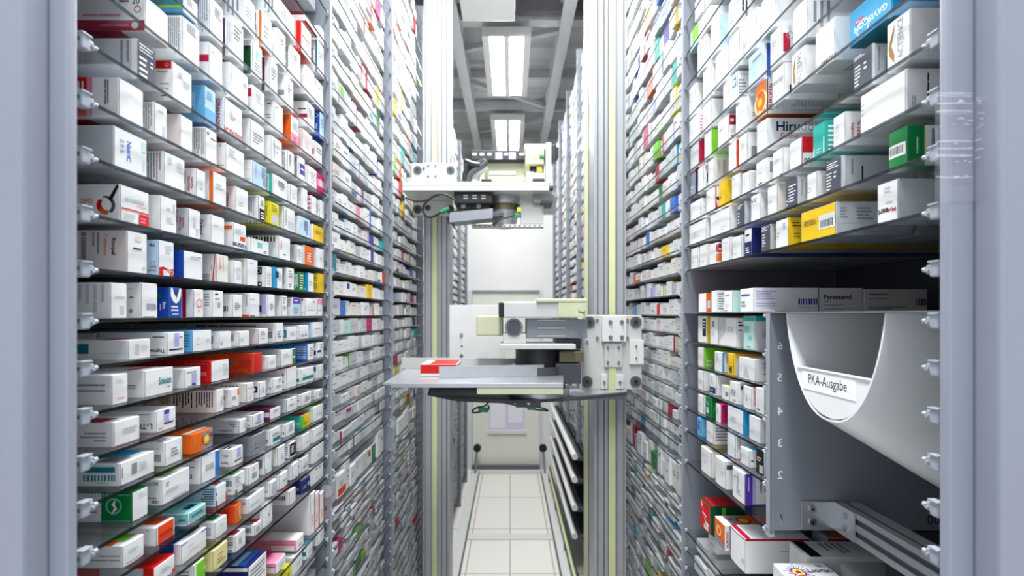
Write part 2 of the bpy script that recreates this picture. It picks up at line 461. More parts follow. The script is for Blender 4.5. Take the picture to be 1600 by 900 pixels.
# row: far/near picture columns of the front, height of its top at the near edge, board + flap inks, look, decoration
LEFT = {
0: """478 497 24 ww|white carton with red underside|Ur 0,1,0,.35 r;Fl .2,.8,.5,.8,3
 499 508 40 ww|plain white carton|""",
1: """432 463 -8 wv|white carton with orange edge|Fr .86,1,0,1 o;Fl .2,.7,.4,.8,4;Sv .1,.5,.2,.9,3
 470 486 32 rw|white carton with red side|Fr .1,.8,.55,.6 r;Fl .15,.8,.3,.5,2;Ur 0,1,0,2 r
 495.5 508 62 ww|white carton with teal stripe|Sr 0,.13,0,1 t;St .33,.5,.16,270 k Ezetimib;Fl .2,.7,.5,.7,2""",
2: """380 398 -12 ww|white carton with faint print|Fl .2,.8,.4,.7,3;Sv .1,.5,.1,.9,3
 408 424 16 ww|white carton with orange stripe|Sr 0,.14,0,1 o;Sv .22,.42,.1,.95,2 E;Fl .2,.8,.3,.7,3;Ur 0,1,0,.2 o
 434 446 43 ww|plain white carton|Fl .3,.8,.6,.8,2
 455 469 70 ww|white carton with dark side lettering|Sv .25,.45,.1,.95,2 k;Fl .2,.7,.6,.8,2
 478 491 101 ww|plain white carton|
 493 505 122 ww|blank white carton|Fl .3,.6,.7,.8,1""",
3: """285 308 -14 Cw|white carton with teal and green bottom|Sr 0,3,.3,.55 t;Sr 0,2,.15,.3 i;Fl .2,.8,.5,.9,4;Sr 0,3,.7,1 A
 327 347.5 -6 ww|white carton with grey side print|Sv .1,.8,.05,.95,5;Fl .3,.9,.6,.85,4
 362 380 27 ww|white carton with plum stripe|Sr .3,.42,0,1 P;Sv .05,.22,.1,.9,2 g;Fl .15,.85,.5,.9,4;Ur 0,1,.3,.42 P
 394 409 63 ww|white carton with bottle green panel|Sr .06,.4,.05,.85 E;Tt .5,.2,.1,0 k o;Fr .3,.7,.55,.8 Q;Fl .2,.8,.2,.45,3
 420 433 88 ww|white carton with violet stripe|Sr .2,.34,0,1 P;Fl .2,.85,.4,.8,4
 445 458 115 ww|white carton with grey side block|Sr .05,.6,.35,.5 f;Fl .3,.7,.5,.8,3
 480 491 158 ww|white carton with crimson band|Sr 0,1.2,.35,.5 c;Sl .1,.8,.65,.75,1 k;Fl .15,.8,.4,.8,4
 499 507 174 bL|pale blue carton with dark blue side|St .15,.45,.15,270 w Vagi;So .16,.85,.1 w;Fl .2,.8,.4,.8,3 l""",
4: """226 262 -6 ww|white carton with dark red band|Sr 0,2.4,0,.30 c;Sc .28,.15,.1 w;Sl .45,1.6,.1,.2,1 x;Sl .7,2.2,.38,.52,1 x;So .2,.62,.1 c;St .25,.85,.16,0 k 20;Sl .45,.8,.8,.9,1 k;Ur 0,1,.7,2.4 c
 284 311 24 ww|white carton with grey side columns|Sv .08,.55,.1,.95,6;Fl .2,.9,.72,.92,4
 326 347 65 ww|white carton with crimson band|Sr 0,1.2,.48,.66 c;Fl .2,.3,.75,.85,1
 360 387 97 ww|white carton lettered with one dark letter|St .45,.12,.24,0 k S;Fl .7,.9,.5,.8,1 g
 395 413 132 ww|white carton with crimson square|Sr .12,.5,.6,.88 c;Fl .2,.8,.5,.9,4 g
 428 441.5 158 ww|white carton with small grey text|Sl .3,.9,.88,.95,1 k;Sl .3,.9,.4,.6,2;Fl .1,.5,.8,.9,1
 454 466 179 ow|orange carton with pink front band|Sv .25,.4,.1,.9,2 r;Fr 0,1,.0,.42 x;Fr .2,.8,.55,.85 g;Fl .2,.8,.1,.3,2 r;Ur 0,1,0,2 o
 472 488 200 hh|blank blush carton|
 491 503 219 ww|white carton with crimson side square|Sr .02,.3,.35,.62 c;Fl .2,.8,.5,.8,2""",
5: """214 243 60 gd|white carton with slate front|Sv .15,.45,.1,.95,2;Sr 0,.13,0,1 w;Fl .08,.92,.72,.95,3 w;Fl .08,.6,.1,.65,4 w;Fl .65,.9,.45,.65,2 w
 268 299 95 ww|white carton with red corner band|Sr 0,.62,.80,1 r;So .18,.9,.07 w;Sl .15,.6,.7,.75,1;St .25,.3,.1,0 k 10 mg;Sl .1,.6,.4,.45,1;Sl .2,.5,.1,.16,1 k;Fr .3,.45,.7,.85 g;Fl .5,.9,.5,.7,3 g;Ur 0,1,.5,2.4 c
 319 336 133 lL|sky blue carton|Sv .35,.5,.3,.8,2 L;Fl .15,.85,.65,.9,4 l;Fr 0,1,0,.4 l;Ur 0,1,0,2.4 l
 350 378 152 ww|white carton with crimson capital lettering|ST .24,.5,.17,270,.9 c ORALPADON;FT .5,.14,.18,180,.85 c ORALPADON;Fl .3,.7,.5,.62,2 x;Fr .3,.42,.65,.8 g;Ur 0,1,.3,2 c
 391 412.5 185 ww|white carton with slanted print|Fl .15,.85,.3,.65,4;Sl .4,.8,.05,.12,1 k
 423 440 211 ww|rounded white carton|Fv .15,.3,.2,.9,1;Sr .5,.6,.1,.2 n;Fl .3,.7,.4,.8,2 g
 449 459 234 ww|white carton with grey line down its front|Fv .2,.5,.15,.85,2 k;Sv .15,.4,.1,.9,2
 466 476 243 ww|white carton with violet block|Fr .15,.95,.3,.72 p;Fl .25,.85,.45,.6,1 w;Sr .05,.15,.1,.95 s
 480 494 257 ww|white carton with faint front print|Fl .3,.9,.2,.8,4 g
 494.5 506 268 xm|magenta carton with pink front|Fr 0,1,.35,.7 x;Fc .5,.55,.2 h;Sr 0,1,0,1 w""",
6: """185 223 121 ww|white carton with red side panel|Sr .75,2.6,.05,1 r;Sr .62,.74,.05,1 x;Sv .22,.34,.05,.95,2 k;Sv .8,1.0,.1,.9,2 w;So 1.3,.5,.3 c;Ur 0,1,.7,2.4 r
 241 260 159 ww|white carton with grey square|Sv .1,.6,.1,.95,4;Fr .5,.82,.12,.4 g;Fl .2,.8,.75,.85,1 g
 281 300 178 hw|blush carton|Fl .1,.2,.8,.9,1 g
 320 338 198 ww|white carton with columns of side text|Sv .05,.75,.08,.95,7;Fc .2,.85,.05 f;Fl .4,.9,.7,.8,1
 352 381 223 ww|white carton numbered twenty on its side|St .35,.9,.1,180 k 20;Sl .1,.6,.2,.28,1;Fl .15,.55,.6,.9,4 g
 394 416 250 wL|white carton with navy upright print|Fv .62,.92,.08,.92,3 n;Fv .15,.3,.3,.9,1 a;Sl .2,.8,.25,.3,1;Sl .1,.8,.6,.62,1
 426 448 271 ww|white carton with turquoise stripe|Sr .05,.25,0,1 q;Sv .3,.45,.1,.9,2 k;Fr .32,.75,.55,.8 f;Fl .4,.75,.42,.5,1;Ur 0,1,.05,.3 q
 453 464 287 ww|plain white carton|
 472 480 293 ww|white carton with side columns|Sv .1,.5,.1,.9,4
 486 494 305 ww|white carton with red checks|Sr .05,.2,.05,.2 c;Sr .25,.4,.05,.2 c;Sr .05,.2,.28,.42 c;Sr .25,.4,.28,.42 c;Sr .05,.2,.5,.64 c;Sr .25,.4,.5,.64 c;Sr .05,.2,.72,.86 c;Sr .25,.4,.72,.86 c
 499 506 312 ww|plain white carton|Sv .1,.4,.2,.8,2""",
7: """177 229 196 gw|big white carton with blue upright lettering|FT .42,.52,.13,270,.85 B NatriC;Ft .22,.58,.11,270,.7 B 0.9 %;Fr .82,.95,.65,.9 Q;Fv .84,.94,.15,.45,1 L
 255 288 236 ww|white carton with grey square and lines|Sv .1,.95,.08,.95,5;Sv .28,.38,.1,.9,1 x;Fr .15,.32,.68,.88 g;Fl .55,.95,.55,.85,4 g
 306 320 263 ww|white carton with crimson upright lettering|ST .25,.5,.14,270,.85 c NASEN-;ST .48,.5,.14,270,.85 c TROPFEN;Sv .68,.78,.3,.95,1 k;Fl .4,.8,.3,.6,2 g;Fo .4,.5,.12 g
 332 353 267 ow|white carton with broad orange stripe|Sr .48,3,0,1 w;Sr .5,.6,.4,.6 g;Fl .2,.8,.5,.7,2 g;Ur 0,1,0,.4 o
 368 387 291 ww|white carton with black upright side word|ST .66,.5,.19,270,.95 k Dobend;Fl .2,.6,.3,.5,2 g
 403 413 305 ww|white carton with dark lower square|Sv .15,.75,.1,.95,5;Fr .12,.95,.05,.5 k;Fl .25,.85,.1,.4,3 w;Fl .25,.9,.62,.85,3
 421 435.5 314 YY|lemon yellow carton|Fr .2,.85,.12,.5 g;Fl .15,.85,.62,.92,3 u;Sv .1,.3,.2,.8,2 u
 443 460 322 ww|white carton with pale front panel|Fv .1,.22,.1,.9,1 f;Fr .3,.9,.15,.45 g;Sv .1,.4,.1,.9,2 g
 468 484 337 wL|white carton with navy front columns|Fv .35,.7,.08,.85,2 n;Fr .1,.2,.6,.85 w
 489 505.5 350 wy|white carton with yellow front|Fl .2,.8,.5,.7,2 u""",
8: """187 232 288 ww|white carton with a black spoon|Sg 0.425,0.681,0.348,0.690,0.272,0.674,0.205,0.636,0.152,0.579,0.120,0.509,0.110,0.433,0.124,0.357,0.161,0.289,0.217,0.235,0.295,0.276,0.251,0.319,0.221,0.373,0.210,0.434,0.218,0.496,0.244,0.552,0.286,0.597,0.340,0.627,0.400,0.640,0.462,0.633 d;Sg 0.552,0.601,0.586,0.548,0.605,0.488,0.610,0.425,0.598,0.364,0.571,0.307,0.532,0.258,0.481,0.221,0.422,0.198,0.360,0.190,0.310,0.300,0.352,0.305,0.392,0.321,0.427,0.346,0.454,0.379,0.472,0.418,0.480,0.460,0.477,0.503,0.463,0.543,0.440,0.579 r;Sg 0.548,0.288,0.529,0.264,0.506,0.242,0.481,0.224,0.453,0.210,0.424,0.199,0.393,0.192,0.362,0.190,0.331,0.192,0.300,0.198,0.291,0.296,0.316,0.292,0.342,0.290,0.368,0.292,0.393,0.297,0.417,0.306,0.440,0.318,0.461,0.333,0.479,0.351,0.496,0.371 o;Sg .30,.60,.22,.52,.02,.94,.04,.99,.08,.98 k;St .86,.55,.15,0,.3 j DIMO;Fl .12,.92,.58,.72,1 g;Fl .5,.95,.5,.56,1 x;Fr 0,.98,.36,.4 r;Fr .58,.98,.02,.33 r;Fl .64,.92,.08,.26,2 x;Fr .0,.03,.05,.36 r;Fl .08,.5,.08,.3,2 g
 250 275 305 ww|white carton with small grey square|Fr .72,.88,.6,.85 g;Fl .3,.9,.25,.45,3 g;Fl .3,.6,.6,.75,1 g
 294 312 325 gw|white carton, crimson side words, sealed label|ST .36,.5,.13,270,.8 c NASEN-;ST .58,.47,.13,270,.85 c SPRAY AL;Sv .78,.9,.5,.95,1 k;Fr .3,.5,.4,.7 g;Fl .5,.9,.12,.4,3 g
 329 350 335 ww|white carton, black side word|ST .72,.55,.19,270,.95 k Dobend;Fl .2,.6,.6,.7,1 g
 364 384 347 ww|white carton with orange and navy front lettering|Sr .05,.75,.72,.86 o;FT .5,.16,.2,180,.9 n Voltaren;Fr .5,.9,.36,.52 j;Fl .1,.8,.6,.8,3 g
 391 420 371 ww|low white carton with pale teal square|Fr .33,.58,.45,.8 A;Fl .65,.95,.15,.35,2 n
 435 453 368 ww|white carton with bar code along its top|Sb .15,1.4,.74,.95 k;Sl .4,1.0,.62,.68,1;Fv .1,.25,.2,.8,1 j;Fl .3,.6,.2,.3,1|.13
 463 472 382 gw|white carton with curved label|Sv .1,.6,.1,.9,4;Fo .5,.5,.15 g;Fl .2,.8,.2,.8,4 g
 475.5 490 383 wo|white carton with orange front|Fl .25,.8,.2,.7,4 w
 495 506 387 ww|white carton with rounded edge|Sv .1,.5,.2,.8,2 g;Fl .3,.7,.4,.6,2 g""",
9: """198 229 360 hw|blush carton, dark and red words|ST .32,.62,.13,270,.6 k Rinopal;St .50,.65,.09,270,.5 j Tabletten;Sv .62,.85,.35,.95,2;Sv .9,1.15,.02,.95,1;Sv 1.15,1.75,.2,.95,5;Fl .25,.8,.55,.64,1 k;Fr .35,.65,.78,.9 h;Fl .7,.95,.1,.2,1 g
 247 271 375 Lw|pale blue carton with red lower front|ST .33,.85,.14,0 n RA;So .3,.35,.12 f;Sl .1,.7,.1,.3,2 f;Fg .03,.02,.97,.02,.97,.24,.6,.2,.3,.27,.03,.24 r;Ft .6,.12,.12,180 w Canes;Fl .4,.9,.65,.9,3 g
 286 316 391 bw|white carton with deep blue side|Fl .3,.8,.7,.85,2 g;Fl .7,.95,.8,.86,1
 338 356 397 vv|off-white carton with slanting red bar|Sg .25,.0,.36,.0,.14,1,.05,1 r;Sr .38,.42,.4,.6 k;Sl .6,1.4,.05,.3,3;Fv .48,.53,.05,.95,1 r;Fv .15,.35,.1,.9,2 x;Fc .3,.55,.04 i
 365 377 407 ww|small white carton with crimson side word|ST .3,.5,.15,270,.85 c NASEN;Fo .5,.55,.14 g;Fl .3,.8,.2,.4,2 g
 385 402 404 vw|white carton with rounded flap|Fl .2,.8,.8,.9,1 g
 414 424 416 ww|white carton with black logos|Sr .15,.45,.6,.95 k;So .3,.78,.1 w;Sr .15,.45,.05,.25 k;Sr .2,.3,.1,.2 w;Fl .2,.9,.1,.7,4 g
 427 441 417 Cw|white carton with cyan end and navy square|Fr 0,.35,0,1 C;Fr .18,.52,.5,.82 n;Fl .55,.9,.4,.8,3 g
 448 459 418 ww|white carton with grey upright print|Sv .1,.5,.05,.95,3;Fl .2,.8,.55,.9,3;Fl .2,.7,.1,.3,2
 467 475 425 ee|green carton with white print|Sv .1,.6,.1,.9,4 w;Fl .15,.85,.1,.9,6 w
 481 490 426 Cw|white carton with cyan side|Fl .2,.7,.3,.6,2 g;Sc .3,.15,.1 L
 497.5 506 427 yy|yellow carton|Sv .2,.6,.1,.5,3 k;Sl .2,.6,.6,.8,2 u""",
10: """172 197 442 ww|big white carton with sealed label|Sv .1,1.6,.08,.95,7 g;Fr .5,.78,.12,.36 g;Fl .2,.9,.55,.65,1 g
 220 245 442 ww|white carton with grey bar code|Fb .25,.88,.22,.42 f;Fr .1,.75,.0,.04 k;Sl .3,.6,.55,.62,1 k;Sc .4,.2,.09 f;Sl .3,.6,.8,.84,1
 264 283 449 bb|blue carton with white shield|Fg .08,.98,.96,.98,.92,.72,.75,.55,.5,.46,.25,.55,.1,.72 w;Fg .4,.88,.7,.88,.55,.62 E;Fl .12,.92,.2,.42,2 w;Fl .2,.8,.08,.16,1 L;Sc .62,.72,.17 e;ST .3,.4,.15,270,.7 w Enta;Sv .5,.6,.1,.45,1 w
 302 317 452 ww|white carton with red stripe and red ring|Sr .25,.38,0,1 c;Fo .55,.5,.16 j;Fl .4,.7,.18,.3,2 x;Fl .2,.8,.8,.84,1 x;Fv .03,.1,.2,.9,1 x
 331 348 454 ww|white carton with small black words|Sl .2,.7,.4,.9,5;Fl .2,.7,.82,.92,1 k;Fv .4,.7,.25,.55,2;Fl .2,.8,.65,.75,1
 363 378 460 ww|white carton with side bar code|Sb .15,.75,.25,.48 k;Fl .2,.8,.3,.65,4;Sr .4,.8,.6,.85 g
 389 405 458 ww|white carton with orange foot strip|Sv .2,.45,.1,.9,2 k;Sr 0,.9,0,.09 j;Fr .05,.5,.0,.05 k;Fl .1,.6,.7,.8,1 g
 418 429 460 ww|white carton with lilac panel|Sr .1,.65,.1,.95 a;Sr .5,.7,.2,.5 k;Fl .2,.7,.3,.6,4
 440 448 462 ww|white carton with fine front print|Fl .15,.8,.6,.95,3;Fl .2,.9,.35,.5,2
 457 469 465 wL|white carton with violet head|Fr .0,1,.68,.97 p;Fl .15,.85,.78,.9,1 w;Fl .15,.8,.15,.5,3;Sl .1,.6,.5,.9,4
 476 494 466 ww|white carton numbered minus one|St .35,.2,.2,0 k -1;Fl .6,.95,.75,.9,2;Fl .2,.9,.3,.4,1;Sr .2,.35,.85,.95 k
 496 503.5 466 ww|white carton with pink head|Fr 0,1,.65,.98 x;Fl .1,.8,.25,.4,1""",
11: """200 234 532 ww|low white carton with teal square|Sr 2.0,2.8,.3,.8 t;Sl .2,1.8,.3,.36,1 g;Fr .25,.42,.25,.75 g;Fl .5,.95,.35,.7,4 g;Tr 0,1,.8,1.6 c
 260 287 520 ww|white carton with lilac patch|Sl .1,.7,.75,.85,1 k;ST .4,.2,.22,180 k Thyrox;Fr .35,.62,.35,.95 a;Fl .1,.95,.15,.3,1 k;Fl .65,.95,.7,.85,1
 300 330 517 lw|white carton with sky blue side|Sl .1,.8,.2,.85,5 t;Fl .2,.4,.6,.65,1;Fl .2,.4,.3,.35,1;Fl .7,.9,.4,.6,2 g
 342 361 519 ww|low white carton with side bar code|Sb .35,.95,.3,.75 k;Fl .1,.3,.2,.4,2
 373 389 518 ww|small low white carton with bar code|Sb .35,.9,.35,.8 k;Fl .15,.4,.3,.6,2 g
 403 418.5 514 hw|white carton with pink side|Sr 0,1.2,.05,.95 h;Fl .2,.8,.55,.85,2;Fl .2,.7,.3,.4,1
 430 442 505 ww|long white carton lettered along its side|Sl 1.0,4.6,.80,.9,1 k;Sl 1.6,4.9,.66,.74,1;Sb .15,.55,.2,.55 k;Sl .2,.6,.65,.72,1;Fl .2,.8,.2,.6,3;Tr 0,1,.3,.6 m;Sc 5.0,.8,.09 o|.21
 451 463 511 ww|white carton with teal logo|Sr .15,.9,.2,.75 t;St .5,.48,.35,0 w M;Fl .2,.8,.3,.6,2 g
 467 482 509 ww|white carton with small black signs|Fl .2,.45,.15,.35,2 k;Fl .55,.85,.15,.35,2 k;Sl .1,.6,.5,.6,1 k
 487 505 504 Lw|white carton with pink top|Fl .2,.8,.5,.65,1 x;Fl .2,.6,.3,.36,1;Tr 0,1,.1,4 x""",
12: """174 198.5 587 ww|white carton with red line of print|Sl .2,1.8,.6,.75,1;Sl .2,1.8,.42,.55,1;Fl .3,.95,.15,.25,1 x;Fl .2,.8,.7,.85,2 g
 225 270 580 ww|wide white carton with sea-green word|FT .68,.52,.3,0,.66 t Soledum;Fl .75,.9,.2,.3,1;Sl .3,1.0,.3,.5,2 f;Tr .1,.8,.6,.9 c
 288 313 577 ww|white carton with lilac patch and violet base|Fr .4,.7,.2,.7 a;Fr .4,.65,.08,.2 p;Fl .1,.9,.72,.85,1;Fl .15,.85,.04,.1,1 k
 329 357 565 rw|white carton with red side|Fl .6,.95,.2,.8,5 g;Sl .2,.9,.3,.5,2 x;Sl .1,1.5,.85,.9,1 x
 396 409 553 jr|big red and orange cream carton|Sr .4,2.6,.08,.98 j;Sr 1.3,2.6,.45,.98 o;Sl .1,1.1,.2,.7,5 c;ST 2.3,.62,.25,0,1.0 k Sport;St 1.75,.6,.16,0,.6 k Creme;Sr 1.2,1.55,.4,.62 B;Sg 1.0,.6,1.15,.42,1.6,.4,1.5,.62 t;Sc .2,.12,.05 k|.17
 418 431 557 ww|small white carton|Fl .3,.7,.3,.6,2 g
 438 461.5 548 gw|white carton with green end|Fr .72,1,0,1 e;Fl .1,.6,.5,.8,2 g;Fl .78,.95,.3,.6,1 w
 480 490 538 Bw|violet blue carton with lines of print|Sl .05,.9,.1,.9,8 L;Sr .9,2.4,.02,.98 C;Fl .3,.8,.2,.8,4|.14
 495 505.5 536 ww|white carton with navy block|Fr .05,.5,.35,.5 n;Fl .4,.9,.6,.9,2;Sr .05,.3,.2,.5 n""",
13: """177 217.5 661 ww|wide white carton with grey print|Sl .3,1.2,.5,.62,1 f;Sl .3,1.6,.36,.46,1;Sl .3,1.0,.22,.32,1;Fl .3,.9,.4,.7,2 g;Tr 0,.6,.5,1.6 c;Fr .0,1,.0,.04 c
 244 274 643 ww|white carton with bold upside-down letters|ST .5,.3,.26,180 k L-Th;Sl .3,.9,.8,.88,1 k;Fr .35,.6,.3,.9 a;Fr .35,.62,.75,.95 p;Fl .35,.95,.25,.4,1 k;Fl .1,.3,.1,.2,1 u
 337 349 610 hw|blush carton with columns of dark text|Sv .1,.9,.08,.92,7 k;Sv 1.0,1.9,.1,.9,7 k;Sv 2.0,2.5,.1,.9,6 u;Fr .5,.85,.3,.7 g;Tr 0,1,.3,2 a|.13
 360 373 609 ww|white carton with orange corner|Fr .75,.98,.6,.95 o;Sb .3,.75,.4,.65 k;Fl .1,.8,.4,.6,2;Fl .1,.5,.05,.12,1 k
 385 396 600 vw|tall white carton with pink script|Fl .1,.95,.7,.8,1 x;Sv .4,1.4,.3,.9,5;Fl .2,.6,.1,.3,2 g
 405 415 598 ww|white carton with navy logo|Sr .1,.75,.35,.75 n;Sc .35,.55,.12 w;Fr .35,.7,.3,.7 g
 426 441 593 ww|white carton with lilac flecked front|ST .35,.3,.24,180 k L-T;Fr .5,.85,.7,.97 a;Fl .3,.95,.3,.5,2;Fl .7,.95,.8,.9,1 z
 447 463 576 ww|tall plain white carton|Sc .25,.35,.07 k;Sc .25,.7,.07 k
 470 490 577 ww|white carton with teal bar|Fr .1,.95,.2,.42 t;Sr .1,.9,.15,.35 t;Fl .1,.3,.5,.7,2 g;Sc .3,.7,.1 z
 497 505 571 ww|white carton with teal side square|Sr .15,.6,.55,.85 t;Fl .3,.7,.4,.7,2 g""",
14: """187 241 725 ww|long white carton with teal bar codes|Sr .2,1.55,.6,.85 t;Sb .2,1.65,.22,.5 t;Sl .5,1.3,.1,.18,1 A;Fr .3,.45,.3,.8 f;Fl .5,.85,.3,.75,4 g;Tr .4,1,.5,2 C;Tr .1,.5,.3,1.2 s;Fv .02,.08,.1,.8,1 f
 257 284 692 ww|white carton with bar code and green edge|Sb .15,.75,.2,.5 k;Sl .2,1.2,.72,.76,1 k;Fr .9,1,0,1 Q;Fl .3,.8,.3,.7,3;Tl .1,.9,.3,.8,2 f
 300 332 680 oo|orange carton with a glowing target|Fr .42,1,0,1 s;Fc .62,.52,.34 r;Fc .62,.52,.25 y;Fc .62,.52,.14 z;Tr .0,1,.3,.6 g;Fl .8,.98,.55,.8,2 n;Fl .75,.98,.3,.42,1 m;Sr .0,2,.92,1 o
 373 384 657 gw|grey-white carton with a round emblem|So .45,.2,.11 k;St 1.0,.2,.14,180,.9 k CardVascul;Sl .2,1.0,.65,.72,1 k;Sl .2,1.6,.78,.84,1;Sl .2,.6,.5,.58,1 k;Fr .6,.9,.3,.7 g|.13
 394 412 650 ww|white carton with grey lilac flecks|ST .3,.2,.16,180 k Thyr;Fr .35,.62,.4,.95 a;Fl .2,.95,.15,.35,2 k;Tl .1,.9,.1,.5,2 k;Sl .2,.6,.6,.66,1
 421 438 640 Pw|white carton with plum side|Sr 0,.6,.25,.7 h;Fl .3,.95,.55,.8,4
 447 464 625 gw|white carton with line of black print|Fl .2,.95,.42,.5,1 k;Fr .35,.45,.85,.92 k;Sl .3,.8,.3,.38,1
 470 486 617 ww|white carton with small grey seal|Sl .1,.6,.4,.55,2 k;Fr .4,.8,.3,.6 g;Fl .3,.7,.2,.75,5;Tr .2,.9,.2,.6 u
 493.5 504 611 ww|white carton lettered with a letter|ST .35,.25,.24,180 k L-1;Fl .3,.9,.2,.6,3""",
15: """206 230 771 ew|green carton with white emblem|So .62,.55,.28 A;Sg .55,.8,.7,.6,.6,.5,.72,.25,.5,.45,.58,.6 w;Sr 1.05,3,0,1 w;Sl 1.2,2.2,.3,.4,1 f;Sr .05,1.0,.03,.05 A;Sr .05,1.0,.93,.95 A;Fl .3,.95,.7,.9,3 g;Tr 0,1,0,2.2 e
 253 296 750 ww|wide white carton with bright green top|Sl .3,.9,.76,.92,2;ST .22,.84,.13,180 k 50;ST .25,.14,.12,180 k 1000;Sl .2,.8,.25,.32,1 k;Fl .1,.6,.35,.55,2 g;Fl .1,.3,.65,.85,3;Fl .3,.95,.06,.1,1 k;Tr .2,.95,.3,1.6 i;Tr .0,.4,.6,1.3 d
 313 343 716 wB|white carton with cobalt end|Fr 0,.68,0,1 w;Fb .2,.62,.4,.65 f;Fr .68,.74,0,1 C;ST .4,.3,.15,180 n Di;Sl .2,.6,.6,.7,1;Sl .2,.7,.85,.9,1 k;Tr .0,1,.2,1.4 g
 362 379 703 ww|white carton with upside-down black word|ST .35,.24,.18,180 k Thyro;Sl .2,.7,.55,.75,2;Fr .4,.75,.45,.95 a;Fl .2,.95,.2,.35,1 k;Tl .1,.9,.2,.7,2 k
 393 415 682 sg|silver grey carton|Fr .0,1,.0,1 s;Fl .15,.35,.5,.56,1 k;Fl .15,.45,.28,.34,1 k;Tr 0,1,0,2 d
 421 438 673 ww|white carton with teal lower band|Fr .25,.95,.15,.4 t;Fl .2,.9,.5,.75,2;Sl .1,.6,.2,.45,2 k
 446 460 664 ww|white carton with upside-down L|ST .3,.3,.22,180 k L-T;Fl .3,.95,.3,.6,3;Fr .4,.7,.65,.9 a
 470 485 651 qy|yellow and green carton|Sl .1,1.0,.3,.5,2 y;Fl .2,.9,.25,.4,1 r;Tr 0,1,.1,.7 r;Tr 0,1,.7,2 q;Fg 0,0,.5,0,.2,1,0,1 i
 488 505 638 ww|white carton with lime top|Sl .3,1.0,.8,.88,1 k;Sl .2,.8,.6,.66,1;Fv .3,.4,.2,.8,1 a;Fl .5,.8,.3,.4,2 g;Tr 0,1,.1,2 i""",
16: """191 224 854 ww|wide white carton with green patched top|Sl .1,1.5,.5,.6,1 f;Sl .1,1.6,.3,.42,1 f;Fl .2,.8,.5,.7,2 g;Tr .3,1,.3,1.0 i;Tr 0,.4,.5,1.0 o;Fl .1,.9,.1,.18,1 f
 243 272 826 wj|white carton with orange panel|Fr 0,.08,0,1 w;Fr .92,1,0,1 w;Fl .15,.88,.35,.6,1 r;Sl .4,.9,.05,.12,1 f;Sc .45,.88,.03 k;Tr .3,1,.3,1.6 j
 292 321 803 Aw|turquoise framed carton with navy words|Fr .06,.94,.12,.88 A;FT .5,.5,.3,180,1.4 n Nasamut;ST .4,.45,.18,180 n mer;Tr .1,.95,.1,1.8 A;Tr .3,.8,.4,1.0 n;Sr 0,2,.9,1 w;Sr 0,2,0,.1 w
 337 353 762 Lw|pale blue carton with blue and red stripes|Sl .1,.95,.1,.95,7 d;Fg 0,.55,1,.72,1,.85,0,.7 b;Fg 0,0,1,0,1,.5,0,.3 r;Fl .1,.7,.12,.22,1 w;Tr .4,1,.2,.7 c
 365 382 744 ww|white carton with green lower front|Fg .1,.02,.95,.02,.95,.3,.1,.2 e;Fl .1,.9,.35,.42,1 r;Fl .1,.6,.5,.9,5;Sb .1,.5,.45,.75 k;Sl .2,.7,.8,.85,2;Tr .1,.9,.2,.9 i;Sl .1,.5,.2,.3,2
 388 404 731 ww|white carton with orange top|Fb .3,.75,.25,.55 f;Sv .2,.6,.3,.9,3 k;Tr .1,.9,.3,1.4 j;Fr .4,.55,.7,.85 g
 413 425 709 ww|white carton with blue triangle|Fg .1,.02,.95,.02,.95,.6,.1,.25 b;Sb .1,.4,.3,.7 k;Fl .3,.9,.75,.85,1 L
 433 444.5 700 vw|tall narrow white carton|Fl .4,.8,.3,.6,3 g
 452 462 694 ww|white carton with black framed front|Fr .05,.95,.1,.95 k;Fl .2,.8,.3,.8,4 w;Sl .1,.7,.2,.8,5
 470 484 682 vw|low white carton with soft edges|Fl .5,.8,.3,.5,1 g;Sl .1,.5,.1,.2,1 k
 487.5 505.5 672 ww|white carton with small black line|Fl .3,.9,.4,.55,1;Tl .2,.7,.3,.6,1 k""",
17: """239 272 889 rw|white carton with bright red end|Sr .55,3,0,1 g;Fl .3,.9,.4,.7,2 g;Tr 0,1,.0,.5 r;Fg .5,0,1,0,1,.25 r
 282 322 851 ww|wide white carton with blue band|Sr .32,1.0,0,1 b;Fl .3,.8,.35,.45,1 g;Fl .2,.6,.6,.7,1 g;Fg 0,.88,1,.88,1,.93,0,.93 B;Tr .0,1,.3,1.5 b;Tr .5,1,.3,1.0 k;Tr .85,1,.5,.9 r
 335 354 817 ww|white carton with dark green top|Sl .2,.9,.2,.7,5;Tr .2,.9,.3,1.5 e;Fl .4,.7,.5,.7,2 g
 366 376.5 791 jo|vermilion carton|Sv .3,.6,.1,.8,3 r;Fv .4,.8,.1,.9,2 z;Fr .0,.3,0,1 o
 387 413.5 780 ww|long white carton with plum top edge|Sl .1,.5,.6,.75,2;Fl .15,.7,.3,.5,2 g;Tr .5,1,.8,2 P;Tl .2,.8,.2,.6,2 k
 421 432 755 ww|white carton with framed flap|Sl .1,.5,.3,.5,2;Fr .2,.9,.1,.9 g;Tr .3,.9,.2,.8 x
 436 449 743 ww|white carton with dark top print|Tl .1,.9,.2,1.0,4 k;Fl .3,.9,.4,.55,1
 456 466 727 ww|narrow white carton|Fl .2,.6,.1,.2,1 g
 470 482 718 ww|white carton with dark green top edge|Sl .1,.6,.4,.6,2 k;Fr .3,.9,.3,.6 g;Fl .2,.9,.2,.4,2;Tr .1,.9,.2,.8 E
 489 505.5 701 ww|low white carton with grey lines|Fl .3,.8,.3,.5,2 g""",
